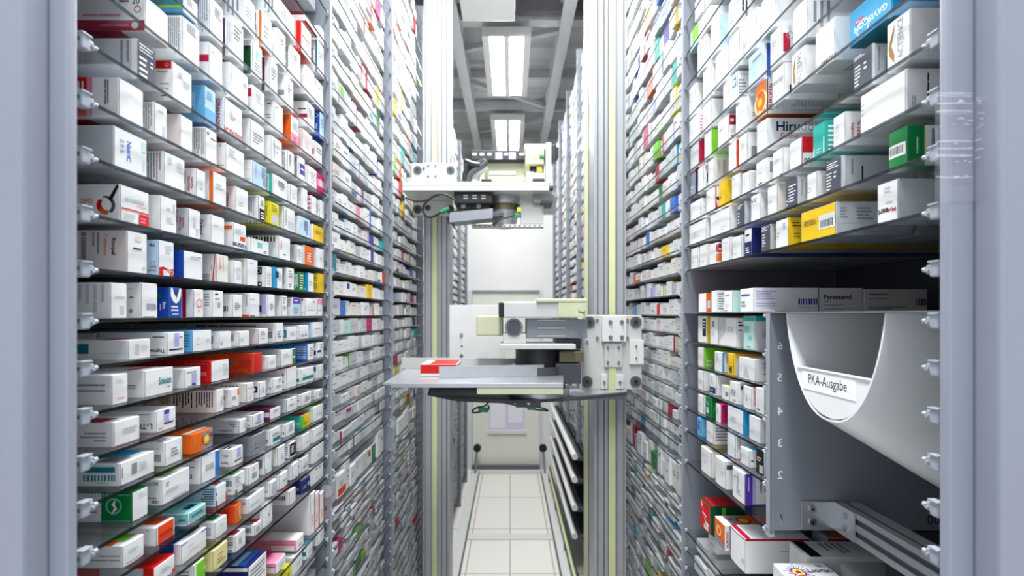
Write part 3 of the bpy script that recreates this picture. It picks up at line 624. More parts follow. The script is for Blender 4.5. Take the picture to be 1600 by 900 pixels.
18: """302 320 885 wi|white carton with lime front|Fr 0,.15,0,1 w;Fg .2,.3,.9,.55,.9,.7,.2,.45 w;Sl .2,.8,.1,.8,5
 332 355 862 zz|cream carton with yellow top|Fl .25,.85,.4,.5,1 u;Fl .25,.85,.25,.35,1 u;Fl .3,.8,.6,.7,1 u;Sc .4,.55,.12 y;Tr .2,.7,.2,1.5 Y
 367 383 838 ww|white carton with navy text lines|Sl .1,.95,.3,.95,7 d;ST .35,.12,.13,180 k MW;Fv .3,.6,.25,.7,2;Tr .1,.7,.1,.6 c
 397 408 821 ww|white carton with red stripe and bar code|Sb .3,.9,.3,.7 k;Fl .2,.9,.2,.7,5;Tr .5,1,.1,1.4 r;Tr .0,.5,.3,1.4 f
 408.5 425 793 ww|white carton with green chevron|Fg .1,.95,.9,.95,.6,.35 e;Fg .25,.9,.75,.9,.58,.55 w;Sv .2,.6,.2,.8,3 f;Fl .4,.8,.08,.12,1 f
 452 461.5 768 ww|white carton with wide bar code|Sb .3,1.5,.35,.65 k;Sl .4,1.3,.2,.26,1;Tr .0,1,.2,1.5 j
 471 484 754 nn|dark navy carton|Fl .15,.7,.3,.6,2 a;Fc .8,.5,.18 a;Sl .2,.8,.3,.6,2 a;Tr .2,.9,.1,.4 a
 487 505 733 ww|white carton with red dots|Fr .3,.4,.75,.85 c;Fr .6,.7,.75,.85 c;Fl .3,.7,.2,.3,1 g""",
19: """387 416 888 nw|white and navy carton with blue top|Fl .1,.95,.35,.9,5 f;Fr .6,.9,.05,.25 a;Tr .1,1,.15,1.3 B;Tr .1,.9,.35,.5 L;Tr 0,.6,.8,1.3 b;Sr 0,2.6,.9,1 w;ST .45,.5,.25,90 w ICE
 430 446 881 xw|pink and white carton|Sr .05,.9,.1,.6 h;Sr 0,1,.62,.68 m;Sl .4,.85,.45,.52,1 k;Fl .3,.9,.2,.6,3 g;Tr .0,1,1.2,1.8 m
 462 474 845 xw|long pink carton with cream label|Sr .15,2.2,.06,.52 v;Sr .1,3.2,.60,.66 m;Sl .3,1.9,.40,.48,1 k;Sl .9,1.9,.28,.34,1;Sl 1.0,2.6,.76,.84,1;Fl .3,.7,.2,.5,2 x;Tr 0,1,.0,3 h|.2
 485 492 772 ww|tall white box with orange spine beside another|Fr .68,1,0,1 o;Ft .3,.35,.1,90 j DOL;Sv 1.75,2.1,.05,.4,2 k;Sr 2.15,2.3,0,.5 k;Sr 2.3,2.6,0,.3 j|.2
 492.5 499 772 ww|middle tall white box with orange spine|Fr .68,1,0,1 o;Ft .3,.35,.1,90 j DOL|.2
 499.5 506 772 ww|outermost tall white box with orange spine|Fr .68,1,0,1 o;Ft .3,.35,.1,90 j DOL|.2""",
20: """446 455 890 YY|lemon yellow carton seen under glass|Fl .2,.8,.3,.6,2 k
 457 472 868 ww|white carton with teal top|Fl .3,.8,.3,.5,2 g;Tr .2,.8,.2,.8 A
 478 488 853 tw|white carton with teal side|Sr 0,1,.55,1 w;Sr 0,1,0,.25 w;Fl .3,.8,.3,.6,3 g
 496 506 831 ww|low white carton at the bay end|Fl .3,.7,.4,.6,2 g;Tl .3,.6,.2,.8,1 k""",
}
RIGHT = {
0: """1079 1092 33 wQ|white carton with pale green front|Fr .3,1,.3,1 i;Ur 0,1,0,1 Q
 1094 1110 8 ww|blank white carton|""",
1: """1090 1104 36 ww|plain white carton|Fl .2,.6,.7,.8,1 g
 1111 1125 15 ww|white carton with bluish side|Sr 0,1,0,1 L;Fl .2,.6,.4,.5,1 g
 1139 1153 -12 ww|white carton with black edge print|Fl .2,.7,.3,.5,2;Sv .1,.3,.1,.9,2 k;Ur 0,1,.2,1.4 p""",
2: """1075 1087 121 ww|small white carton|Fl .2,.7,.3,.6,2 g
 1099 1112 90 ww|white carton with grey side|Fl .3,.7,.4,.6,2 g
 1118 1134 64 ww|white carton with tilted word|Ft .4,.3,.16,0,.9 f aris
 1140 1156 34 ww|white carton with faint tilted word|Ft .35,.28,.16,0,.9 f aris
 1164 1182 3 ww|white carton with rounded flap|Ft .3,.35,.15,0,.9 f aris
 1190 1212 -22 ww|tall white carton|Fl .2,.7,.2,.5,3 g;Ur 0,1,0,2 Q""",
3: """1077 1093 164 ww|white carton with pink side lines|Sl .1,.9,.2,.9,6 x;Fl .2,.7,.3,.5,2 g
 1099 1112 146 ww|blank white carton|
 1130 1153 94 ww|white carton with small blue logo|Fr .7,.92,.55,.85 C;Fc .8,.7,.1 w;Fv .35,.5,.1,.7,2 L;Sl .1,1.1,.15,.75,6 f;St .6,.88,.1,0,.9 t Ginkgo;Fg 0,0,.6,0,.1,.18 t
 1170 1193 58 wL|white carton with blue corner|Sr .45,1.0,0,1 B;Fl .3,.9,.7,.85,1 f;Fl .2,.7,.3,.5,2 L;Ur 0,1,.4,1.0 B
 1204 1222 25 ww|white carton with red side emblem|Sr .1,.75,.25,.75 c;Sg .5,.9,.8,.95,1.05,.6,.85,.35 g;So .72,.68,.2 f;Fv .15,.6,.1,.8,4 g
 1240 1262 -5 ww|white carton with grey lines near red emblem|Sv .1,.6,.1,.9,3;Sc .3,.4,.05 k;Fl .3,.6,.5,.6,1 g;Ur .2,1,.2,2 Q""",
4: """1079 1092 217 wg|white carton with red near side|Sr 0,1,0,1 c;Ur 0,1,0,2 c
 1101 1112 196 ww|white carton with lime side|Sr 0,1.4,0,1 i;Fl .2,.6,.2,.4,2 g;Ur 0,1,0,2 Q
 1122 1139 171 ww|white carton with red logo square|Sr .05,1,.62,.95 c;Sc .45,.78,.13 w;St .45,.42,.14,0 r Cl;St .45,.24,.12,0 k 40;Fl .2,.6,.6,.7,1 g
 1150 1169 144 ww|rounded white carton beside orange one|Fl .3,.8,.2,.35,2 g;Sl .5,.9,.35,.5,2
 1181 1198 118 wo|orange carton with glowing rings|Fc .5,.45,.34 z;Fc .5,.45,.24 o;Fc .5,.45,.12 y;Fg 0,0,1,0,1,.25,0,.1 z;ST .28,.48,.2,90,.88 c NUROFEN;Sr .0,.1,.0,1 d;Ur 0,1,0,2.2 o
 1207 1226 93 ww|white carton with cursive word|Fi .42,.62,.14,0,.8 f among;Sv .2,.4,.05,.4,1 k;Fl .3,.6,.2,.3,1 g;Ur .2,.9,.4,1.6 g
 1238 1258 70 ww|white carton with gold chevron|Fg .15,.25,.1,.5,.3,.9,.36,.88,.24,.52,.34,.25,.36,.1 u;Ft .6,.5,.14,90,.9 f ACTIENC;Fl .75,.9,.2,.8,1 g
 1275 1305 25 ww|white carton lettered along its base|Ft .38,.13,.13,0,1.2 k Lefax;Fi .75,.13,.11,0,.5 k extra;Ui .5,1.2,.16,0 n extra;Ul .3,.9,.5,.7,2 f
 1328 1395 -36 CC|big turquoise carton with white capitals|FT .52,.38,.17,180,1.3 w GAVISCON;Fr .15,.36,.52,.62 r;Fl .17,.34,.545,.6,1 w;Fo .35,.3,.24 L;Ur 0,1,0,3 t;Ur .1,.8,1.0,1.1 A|.2""",
5: """1079 1087 268 gs|navy and grey carton|Sr 0,1,0,1 n;Fl .2,.7,.2,.5,2 L
 1091 1100 258 ww|white carton with black side marks|Sv .2,.4,.05,.7,1 k;Fl .2,.6,.3,.5,2 g
 1107 1116 246 vv|off-white carton with text columns|Sv .1,1.6,.1,.9,7 g
 1139 1151 219 vw|white carton with orange near side|Sr 0,.6,0,1 j;Ur 0,1,.3,2 o
 1155 1168 200 ww|white carton with side bar code|Sb .35,.85,.2,.55 k;Fv .4,.7,.3,.7,2 g
 1183 1199 184 ww|white carton with navy word over red word|ST 1.0,.74,.3,0,1.6 n Hirudoid;Si .66,.44,.2,0,.8 r Salbe;Fl .3,.5,.2,.4,3 g;Ur 0,1,.3,1.6 a|.17
 1334 1363 68 gd|slate carton with white tables|Fl .05,.7,.84,.94,2 w;Fl .1,.45,.15,.7,6 w;Fl .6,.8,.45,.7,2 w;Sv .2,.35,.3,.95,1;Sv .5,.62,.1,.7,1;Sr 0,.1,0,1 w
 1387 1423 13 ww|white carton with gold arrowheads|Fg .12,.32,.08,.5,.36,.92,.36,.76,.22,.5,.36,.3,.36,.12 u;Ft .62,.55,.12,90,.9 f ACTIENCE;Fl .75,.8,.4,.6,1 g;Sg .62,.55,1.0,.78,1.0,.5,.75,.36,.62,.36 u;Sg .62,.55,.66,.5,.66,.3,.62,.3 k""",
6: """1079 1096 309 ww|white carton with pink and violet base|Fg 0,.28,1,.4,1,.6,0,.42 x;Fg 0,0,1,0,1,.32,0,.2 a;Sl .2,.6,.5,.6,1 g
 1104 1118 290 ww|white carton with red and black curve|Sg 0,1,.15,1,.15,.4,.4,.1,.5,.0,0,0 r;Sc .5,.5,.16 k;Fl .2,.4,.6,.85,1 g
 1124 1134 279 yy|small yellow carton|Fl .2,.5,.3,.5,1 u
 1144 1155 270 ww|white carton beside yellow one|Fl .2,.5,.8,.9,1;Sv .1,.3,.2,.9,2 g
 1160 1172 266 ww|white carton with grey loops|Fo .35,.5,.14 g;Sv .1,.7,.1,.9,4 g
 1182 1199 246 ww|white carton with bar code on its side|Sb .35,.8,.45,.85 k;Fl .3,.7,.5,.6,1 g;Fl .3,.7,.1,.2,1 k
 1208 1224 230 ww|white carton with pale print|Fl .2,.8,.55,.7,2 g;Sv .25,.4,.1,.9,2 h;Fr .8,1,.05,.12 k
 1235 1253 214 ww|white carton with red near side|Sr .05,1.1,.48,1 r;Sl .15,.9,.58,.9,4 c;Sr .0,.06,0,1 r;Fg .1,.0,1,.0,1,.12,.1,.05 r;ST .6,.22,.26,180 k 100
 1271 1290 188 qq|turquoise carton with white label|Fg .06,.02,.95,.02,.95,.58,.06,.35 w;Fl .3,.8,.15,.3,2 g;Sl .35,1.3,.1,.9,6 w;Ur 0,1,0,2 q
 1303 1321 174 ww|white carton with crimson side words|ST .28,.46,.13,90,.8 c NASEN-;ST .52,.46,.13,90,.84 c SPRAY AL;Fo .35,.25,.09 g;Fo .35,.45,.09 g;Fl .25,.5,.6,.75,2 g
 1345 1417 107 ww|very wide white carton with rounded flap|Fl .03,.12,.45,.8,3 g;Sv .42,.5,.25,.9,1 k;Sv .75,.84,.1,.6,1;Sv .1,.2,.1,.4,2;Ul .2,.8,.4,1.6,6 f|.13""",
7: """1077 1104 341 ww|wide blank white carton|
 1110 1142 322 ww|wide white carton with curved top|Ft .72,.3,.1,0,.7 g Saroten;Fl .6,.8,.15,.22,1 g
 1152 1164 314 gd|small slate carton with white table|Fl .1,.9,.75,.92,3 w;Fl .15,.5,.15,.65,4 w;Sv .3,.5,.1,.8,2
 1174 1188 301 ww|white carton with small arrow|Fg .12,.85,.3,.8,.18,.7 k;Fl .35,.8,.72,.88,2;Sv .3,.6,.1,.8,2
 1200 1215 287 vw|off-white carton with bulging flap|Fl .2,.6,.4,.55,1 g
 1228 1247 275 gd|dark slate carton with rows of white words|Fl .3,.95,.2,.8,6 w;Fl .1,.25,.1,.35,2 w;Sv .2,.35,.1,.9,1;Sv .5,.7,.1,.8,2
 1262 1277 267 ww|white carton with raised arch|Fo .3,.4,.09 f;Sv .3,.7,.1,.8,3
 1291 1315 243 gd|slate carton with long pale side|Fl .1,.9,.72,.92,3 w;Fl .05,.45,.1,.65,6 w;Fl .55,.8,.4,.65,2 w;Sv .25,.36,.2,.9,1;Sv .55,.65,.1,.7,1 k;Sr 0,.1,0,1 w|.14
 1390 1418 196 ew|green carton with white bar code label|Fr 0,1,0,1 e;Fr .02,.95,.3,.62 w;Fb .1,.85,.36,.56 k;Sr .42,3,0,1 w;Sr .42,.45,0,1 z;Sv .55,1.6,.1,.92,6;Sv .2,.28,.2,.7,1 Q""",
8: """1080 1091 386 ww|slim white carton|Fl .2,.6,.3,.4,1 g;Sl .1,.3,.3,.5,1 g
 1094 1105 381 vw|slim off-white carton|Fl .3,.8,.2,.3,1 g
 1109 1122 378 ww|white carton with red and orange edge|Sr 0,.7,.52,.9 c;Sr 0,.7,.12,.48 o;Sc .35,.66,.1 w;Fr .85,1,.55,.88 c;Fr .85,1,.12,.45 o
 1128 1141 370 ww|white carton with grey scribble|Fl .2,.8,.75,.85,1 g;Sv .1,.3,.2,.8,2 g
 1145 1159 367 ww|white carton with grey seals|Fo .3,.6,.1 g;Fl .2,.6,.2,.3,1 g;Sv .1,.4,.1,.9,3 g
 1164 1175 356 bw|navy and white carton|Fr .0,1,.0,.52 n;Fl .2,.8,.1,.35,3 w;Fl .2,.8,.7,.85,1 k;Sr 0,1.4,0,1 n
 1190 1204 350 gd|slate carton with white printing|Fl .1,.95,.78,.95,3 w;Fl .15,.6,.2,.7,5 w;Sv .2,.4,.1,.8,1
 1213 1232 340 yw|white carton with yellow near side|Sl .3,.95,.78,.86,1 k;Sl .3,1.0,.68,.75,1 k;Sl .4,1.0,.3,.5,2 u;Fr .65,.85,.65,.85 g;Fl .1,.5,.4,.6,2 g
 1252 1307 315 gy|wide yellow carton with bar code label|Fr .55,.97,.28,.72 w;Fb .6,.93,.33,.56 k;Fl .1,.55,.5,.7,3 u;Sl .1,.35,.5,.85,4;Sl .6,1.15,.45,.85,4;Sl .1,1.2,.35,.37,1;Tr 0,1,.1,2 y|.13
 1372 1404 279 gw|white carton with upside-down red and black word|FT .68,.3,.13,180,.6 c Myko;FT .32,.3,.13,180,.55 k sert;Fl .4,.85,.72,.9,2 g;Fl .45,.85,.45,.55,1 g;Sv 1.5,1.6,.1,.5,1 k;Sv 1.8,2.0,.2,.7,2|.15""",
}
SUB = [
(.006, """1092 1104 458 oW|white carton with orange side window|Sr 0,1,0,1 o;Sr .2,.7,.2,.6 L
 1112 1121 454 ww|white carton with ruled side|Sl .1,.95,.1,.9,7 s
 1132 1145 454 ww|white carton with pale green side|Sr 0,1,0,1 Q;Fl .2,.8,.75,.85,1 f;Fo .5,.3,.08 f;Fl .1,.6,.05,.1,1 k
 1157 1178 450 ww|long white carton with lilac bar code|Sb 1.85,2.9,.3,.55 p;Sl .1,1.0,.5,.9,4 a;Sl .1,1.2,.2,.4,2 a;Sl 1.9,2.5,.15,.22,1 a;Fl .1,.9,.65,.8,1 p;Fl .1,.5,.2,.5,2 f|.145"""),
(-.083, """1091 1105 494 ww|white carton with black side label|Sr 0,.12,0,1 z;Fr .6,.92,.25,.9 k;Fl .66,.86,.5,.85,3 w;Sr .0,.35,0,1 y
 1110 1123 496 ww|white carton with grey stamp|Fr .35,.6,.65,.85 f;Fl .3,.7,.3,.5,3 g
 1123.5 1152 497 ww|wide white carton with folded flap|Fg .0,.1,.4,.5,.42,.95,.0,.95 g;Fr .5,.8,.5,.7 g;Fl .55,.78,.53,.66,2 w;Sl .1,.7,.7,.9,2 k;Sl .1,.6,.55,.62,1 k
 1162 1180 494 wQ|white carton, turquoise head band|Fr 0,1,.84,.99 q;Fr .1,.6,.5,.7 A;Fr .5,.8,.3,.42 A;Fl .4,.9,.05,.12,1 q;Sr 0,2,.84,1 q;ST .7,.92,.07,0 w B. BRAUN;St .62,.76,.1,0 s Alcohol;Sl .2,1.0,.35,.62,4 A;ST .7,.08,.09,0 q B. BRAUN"""),
(-.153, """1091 1100 544 wv|white carton with lime side|Sr 0,2,0,1 i;Sr .3,.9,.1,.35 w;Sb .35,.85,.12,.32 k;Tr 0,1,0,2 i
 1117 1129 551 ww|white carton with blue line|Sr 0,.22,0,1 C;Fv .2,.5,.3,.9,2 a;Sv .35,.7,.3,.8,2 x
 1138 1147 553 yy|yellow carton with black seal|Fr .3,.8,.1,.4 k;Fo .55,.25,.12 y;Sr .2,.6,.0,.8 g;Tr 0,1,.1,2 o
 1155 1181 562 ww|big white carton, lined side|Sl .35,.9,.75,.85,1 k;Sl .35,.95,.5,.7,3;Sl .35,.9,.3,.4,1 k;Fg .3,.1,.7,.1,.5,.7 g"""),
(-.22, """1091 1100 581 ww|plain white carton|
 1109 1120 587 ww|white carton with navy base|Fr .05,.9,.08,.38 n;Fl .2,.8,.15,.3,2 a;Tr .4,1,0,1 n;Fv .3,.6,.5,.9,2 a
 1128 1140 605 vw|small white carton with dark stamp|Fr .6,.9,.3,.6 f;Tr 0,1,.1,.8 y
 1141 1155 599 ww|white carton with grey printed blocks|Fl .15,.75,.35,.65,3;Sr .2,.6,.7,.88 d;Fl .4,.8,.1,.2,2
 1162 1175 606 ww|white carton with red top edge|Sv .15,.45,.0,.9,2 r;Tr 0,1,.1,2.5 c;Fv .4,.6,.2,.5,1 f
 1181 1195 609 ww|white carton with black bar code|Sb .2,.9,.4,.75 k;Fl .2,.6,.1,.2,1 k;Fl .3,.4,.7,.8,1 g"""),
(-.287, """1091 1100 619 ww|white carton with red top|Tr 0,1,.1,2 r;Fl .3,.6,.4,.6,1 g
 1103 1112 623 ee|dark green carton|Fr .15,.6,.2,.5 Q;Fl .2,.7,.6,.8,2 Q;Sv .3,.5,.2,.8,1 i
 1119 1127 633 mw|white carton with magenta side|Fl .2,.7,.5,.8,3 g
 1137 1162 643 Cw|wide white carton with cyan side|Fl .3,.6,.35,.6,4 g;Fr .25,.28,.3,.65 g;Tr 0,1,.2,2 C
 1171 1188 655 ww|white carton with side bar code|Sb .25,.95,.2,.65 k;Fl .2,.6,.3,.4,1 g"""),
(-.355, """1090 1097 655 ll|sky blue carton|Fc .4,.5,.15 B;Fl .2,.8,.7,.85,1 b
 1104 1115 662 vw|white carton with ruled grey side|Sl .15,1.4,.15,.85,5;Fl .3,.7,.4,.6,1 g
 1137 1150 678 ww|white carton with columns of text|Sv .1,1.2,.1,.9,6
 1157 1171 705 ww|white carton with cyan top|Tr .2,.9,.3,1.2 C;Sl .1,.3,.3,.5,1 k;Fr .05,.15,.2,.6 k
 1182 1194 705 wk|black and white carton|Fr .5,.9,.1,.4 g;Fl .2,.8,.5,.7,2 w;Sb .4,.7,.2,.6 k"""),
(-.45, """1096 1112 707 vw|white carton with yellow top|Tr 0,1,.2,1.2 y;Fl .3,.7,.4,.5,1 g
 1118 1134 722 ww|white carton with blue and orange top|Tr .2,.6,.2,.8 B;Tr .6,.9,.4,.9 o;Sr .05,.5,.72,.88 d;Fl .6,.9,.4,.6,2 g
 1145 1164 741 ww|white carton with violet band|Sr 0,.24,0,1 p;Sr .24,.34,0,1 a;Sv .45,1.4,.08,.92,7 f;Sr 0,2,0,.03 p;Fi .5,.6,.14,90,.6 f Chrono;Fl .4,.9,.2,.4,3 g;Fl .2,.6,.7,.8,1 x;Sv .08,.16,.1,.9,1 a"""),
]
LOWR = """1094 1110 792 Er|tall red and dark green box|Fg .1,.9,.2,.95,.7,.35,.9,.3,.85,.2,.6,.25 w;Fg .3,.6,.7,.55,.7,.5,.3,.54 w;Fr .45,.85,.05,.2 h;Sr .4,.55,.35,.95 i;Tr .05,.95,.1,2 r;Tr .3,.6,.1,1.8 c|.13
 1117 1133 822 wo|orange and grey box with target top|Fr .0,1,.0,.3 s;Fc .45,.6,.2 z;Fc .45,.6,.13 o;Fg .3,.3,.9,.2,.9,.3,.3,.4 j;ST .085,.45,.10,90,.8 c NUROFEN;Sr .17,3,0,1 s;Tr 0,1,.3,3 s;Tr 0,1,1.2,3 o;Tc .5,.95,.3 r;Tc .5,.95,.2 y;Tc .4,.45,.1 r|.13
 1142 1165 842 ww|big white box with dark red top edge|Tr 0,1,2.2,3 g;Sr 0,3.2,.93,1 c;Fr 0,1,.95,1 c;Sl 1.0,2.6,.62,.65,1 k;Sl 1.5,2.3,.55,.58,1;Sl 1.6,2.3,.46,.49,1;Fr .8,.95,.25,.38 g;Tr .0,1,.0,.15 c|.15"""
# ------------------------------------------------------------------ racks
BAYS_OF = {-1: [0.556, 1.343, 2.04, 2.75, 3.46, 4.17, 4.88, 5.59], 1: [0.556, 1.395, 2.24, 2.92, 3.60, 4.27, 4.93, 5.59]}
BAYS = BAYS_OF[1]
RACK_D = 0.46
SH_T = 0.0045          # glass shelf thickness
TOPZ = {-1: 1.88, 1: 2.12}
def shelf_levels(side):
    z = [zz + (ZR_SHIFT if side > 0 else 0) for zz in ZL if zz > FLOOR + 0.12]
    up = []
    t = ZL[0] + .098
    while t < TOPZ[side] - .09:
        up.append(t); t += .098
    return list(reversed(up)) + z
ORD = ['first', 'second', 'third', 'fourth', 'fifth', 'sixth', 'seventh', 'eighth', 'ninth', 'tenth', 'eleventh', 'twelfth', 'thirteenth',
       'fourteenth', 'fifteenth', 'sixteenth', 'seventeenth', 'eighteenth', 'nineteenth', 'twentieth']
NUM = ['zero', 'one', 'two', 'three', 'four', 'five', 'six', 'seven', 'eight', 'nine', 'ten', 'eleven', 'twelve', 'thirteen', 'fourteen', 'fifteen']
SIDE = {-1: 'left', 1: 'right'}

GLASS_ME, EDGE_ME = {}, {}
def shelf_mesh(y0, y1, x0, depth, side):
    """glass plate and its polished front edge, as two meshes in local coordinates (origin on the front edge)"""
    L = y1 - y0
    key = (round(L, 4), round(depth, 3), side)
    if key not in GLASS_ME:
        g = MB(); s = side
        xa, xb = sorted((s * 0.0016, s * depth))
        g.box(xa, xb, 0, L, -SH_T, 0, M_GLASS)
        e = MB()
        xa, xb = sorted((0.0, s * 0.0015))
        e.box(xa, xb, 0, L, -SH_T - 0.0002, 0.0001, M_EDGE)
        o1, o2 = g.build('shelf'), e.build('front_edge')
        GLASS_ME[key] = o1.data; EDGE_ME[key] = o2.data
        bpy.data.objects.remove(o1); bpy.data.objects.remove(o2)
    return GLASS_ME[key], EDGE_ME[key]

def clip_mesh(side):
    """moulded shelf clip: a stem on the upright, a hooked block and a pin"""
    c = MB()
    s = side
    def bx(x0, x1, *a, **k):
        x0, x1 = sorted((s * x0, s * x1)); c.box(x0, x1, *a, **k)
    bx(-.003, .010, -.002, .0105, -.0125, .0075, M_CLIP, bev=.0022)
    bx(-.0045, .006, -.0025, .012, .0055, .0082, M_CLIP, bev=.001)
    bx(-.002, .008, .0095, .0165, -.0085, .0035, M_CLIP, bev=.002)
    c.cyl((s * -.0005, .0155, -.0025), (s * -.0005, .0205, -.0025), .0032, M_CLIP, n=12)
    c.cyl((s * -.0022, .0135, -.004), (s * -.0045, .0135, -.004), .0022, M_CLIP, n=12)
    o = c.build('shelf_clip'); me = o.data; bpy.data.objects.remove(o)
    return me
CLIP = {s: clip_mesh(s) for s in (-1, 1)}
def link_mesh(name, me, parent, world):
    ob = bpy.data.objects.new(name, me)
    COL.objects.link(ob)
    ob.parent = parent
    ob.location = Vector(world) - PLOC.get(parent.name, Vector((0, 0, 0)))
    PLOC[ob.name] = Vector(world)
    return ob

def add_shelf(unit, side, y0, y1, z, depth=RACK_D - .01, clips=(True, True)):
    g, e = shelf_mesh(y0, y1, A, depth, side)
    sh = link_mesh('shelf', g, unit, (side * A, y0, z))
    link_mesh('front_edge', e, sh, (side * A, y0, z))
    if clips[0]: link_mesh('shelf_clip', CLIP[side], sh, (side * A, y0 + .003, z - .0005))
    if clips[1]:
        k = link_mesh('shelf_clip', CLIP[side], sh, (side * A, y1 - .003, z - .0005)); k.scale = (.6, -.42, .6)
    return sh

UNITS = {}
for side in (-1, 1):
    BAYS = BAYS_OF[side]
    for b in range(7):
        y0, y1 = BAYS[b], BAYS[b + 1]
        u = thing('shelving_unit', f'{ORD[b]} grey steel shelving bay with glass shelves along the {SIDE[side]} side of the aisle', 'shelving',
                  (side * (A + RACK_D / 2), (y0 + y1) / 2, FLOOR), 'shelving bays lining the aisle')
        UNITS[(side, b)] = u
        lo = FLOOR
        if side > 0 and b >= 3: lo = -1.03
        hi = TOPZ[side]
        xi, xo = side * (A - .004), side * (A + RACK_D)
        # uprights: a sheet panel at the far end of the bay with a folded pale lip
        p = MB()
        p.box(min(xi, xo), max(xi, xo), y1 - .0165, y1 - .0145, lo, hi, M_STEEL)
        p.box(min(xi, xi + side * .003), max(xi, xi + side * .003), y1 - .0145, y1 + .0006, lo, hi, M_LIP)
        if lo > FLOOR:
            p.box(xo - .02, xo, y1 - .0165, y1 - .0145, FLOOR, lo, M_STEEL)
        pu = p.build('upright_panel', u)
        if b == 0:
            p = MB()
            p.box(min(side * (A + .012), xo), max(side * (A + .012), xo), y0 - .016, y0 - .0135, lo, hi, M_STEEL)
            xa = side * (A - .006)
            p.box(min(xa, xa + side * .02), max(xa, xa + side * .02), y0 - .03, y0 - .012, lo, hi, M_LIP, bev=.003)
            p.build('upright_panel', u)
        q = MB()
        q.box(min(xo, xo + side * .002), max(xo, xo + side * .002), y0, y1 - .017, lo, hi, M_STEELD)
        q.build('back_panel', u)
        levels = shelf_levels(side)
        for z in levels:
            if side > 0 and b == 0 and -.61 < z < .1: continue
            if side > 0 and b >= 3 and z < -1.02: continue
            add_shelf(u, side, y0 + .002, y1 - .018, z, clips=(b <= 2, b <= 1))
        # shelf numbers on the far upright of the first left bay
        if side < 0 and b == 0:
            digs = {5: '5', 6: '4', 7: '3', 8: '2', 9: '0'}
            seq = '3210987654321098765432109876543210'
            names = dict(zip(range(6, 40), 'N210987654321' + 'x' * 30))
            order = [(7, '2'), (8, '1'), (9, '0'), (10, '8'), (11, '7'), (12, '6'), (13, '5'), (14, '4'), (15, '3'), (16, '2'), (17, '1'), (18, '0'),
                     (19, '9'), (20, '8'), (21, '7'), (6, '3'), (5, '4'), (4, '5')]
            place = {6: 'N', 7: '2', 8: '1', 9: '0', 10: '9', 11: '8', 12: '7', 13: '6', 14: '5', 15: '4', 16: '3', 17: '2', 18: '1', 19: '0', 20: '9'}
            rows = [(298, 'N'), (338, '2'), (375, '1'), (412, '0'), (448, '9'), (483, '8'), (514, '7'), (544, '6'), (574, '5'), (604, '4'),
                    (635, '3'), (667, '2'), (697, '1'), (727, '0'), (795, '9'), (826, '8'), (855, '7'), (884, '6')]
            for yy, ch in rows:
                t = MB()
                D = y1 - .0166
                c = at(509, yy, D)
                t.text(ch, c + Vector((-.002, -.0004, 0)), (1, 0, 0), (0, 0, 1), .016, pm('k'))
                t.build('shelf_number', pu)
            s = MB()
            c = at(510, 767.5, y1 - .0172)
            s.cyl(c + Vector((0, 0, 0)), c + Vector((0, -.001, 0)), .019, M_LIP, n=28)
            s.build('round_sticker', pu)
        elif side < 0 and b == 1:
            s = MB(); c = at(611, 662, y1 - .0172)
            s.cyl(c, c + Vector((0, -.001, 0)), .019, M_LIP, n=28)
            s.build('round_sticker', pu)

# clips on the near upright of the right rack where no shelf hangs
for z in (.059, -.007, -.067, -.127, -.186, -.244, -.304):
    link_mesh('shelf_clip', CLIP[1], UNITS[(1, 0)], (A, BAYS[0] + .005, z))

# ------------------------------------------------------------------ the dispensing compartment in the first right bay
u = UNITS[(1, 0)]
DIV = 0.922
d = MB()
d.box(A - .002, A + RACK_D - .01, DIV, DIV + .002, -.446, .0, M_STEEL)
d.box(A - .004, A - .001, DIV, DIV + .012, -.446, .0, M_LIP)
dv = d.build('divider_panel', u)
d = MB()
d.box(A - .002, A + RACK_D - .01, BAYS[0] + .0, BAYS[1] - .018, .0015, .0035, M_STEEL)
d.build('compartment_top', u)
for ch, yy in (('6', 540), ('5', 590), ('4', 642), ('3', 692), ('2', 742)):
    t = MB(); c = at(1219 if ch != '5' else 1218, yy, DIV - .0004)
    t.text(ch, c, (-1, 0, 0), (0, 0, 1), .0165, pm('w'))
    t.build('shelf_number', dv)
t = MB(); t.text('7', at(1221, 808, DIV - .0004), (-1, 0, 0), (0, 0, 1), .011, pm('k')); t.text('1', at(1220, 817, DIV - .0004), (1, 0, 0), (0, 0, 1), .009, M_LIP); t.build('shelf_number', dv)
t = MB(); t.text('00', at(1459, 812, DIV - .0004), (1, 0, 0), (0, 0, 1), .02, pm('k')); t.build('shelf_number', dv)
for z, _ in SUB:
    if z < 0: add_shelf(u, 1, DIV + .003, BAYS[1] - .018, z, clips=(True, True))
link_mesh('shelf_clip', CLIP[1], u, (A, DIV + .004, -.0015))

# mounting bracket and aluminium rail
r = thing('mounting_rail', 'slotted aluminium rail on an angle bracket below the white chute', 'rail', (.66, .75, -.42))
b = MB()
pa, pb = at(1251, 783, DIV - .001), at(1309, 825, DIV - .001)
b.box(pa.x, pb.x - .006, DIV - .004, DIV - .0008, pb.z, pa.z, M_ALU, bev=.0006)
b.box(pb.x - .0095, pb.x - .0065, DIV - .058, DIV - .0008, pb.z - .002, pa.z, M_ALU, bev=.0006)
bk = b.build('angle_bracket', r)
for px, py in ((1269, 795), (1269, 815)):
    s = MB(); c = at(px, py, DIV - .004)
    s.cyl(c, c + Vector((0, -.0035, 0)), .0072, M_SCREW, n=18); s.cyl(c + Vector((0, -.0036, 0)), c + Vector((0, -.0038, 0)), .003, pm('k'), n=6)
    s.build('screw', bk)
for dz in (-.012, .012):
    s = MB(); c = Vector((pb.x - .0095, DIV - .035, (pa.z + pb.z) / 2 + dz))
    s.cyl(c, c + Vector((-.003, 0, 0)), .006, M_SCREW, n=18); s.build('screw', bk)
rl = MB()
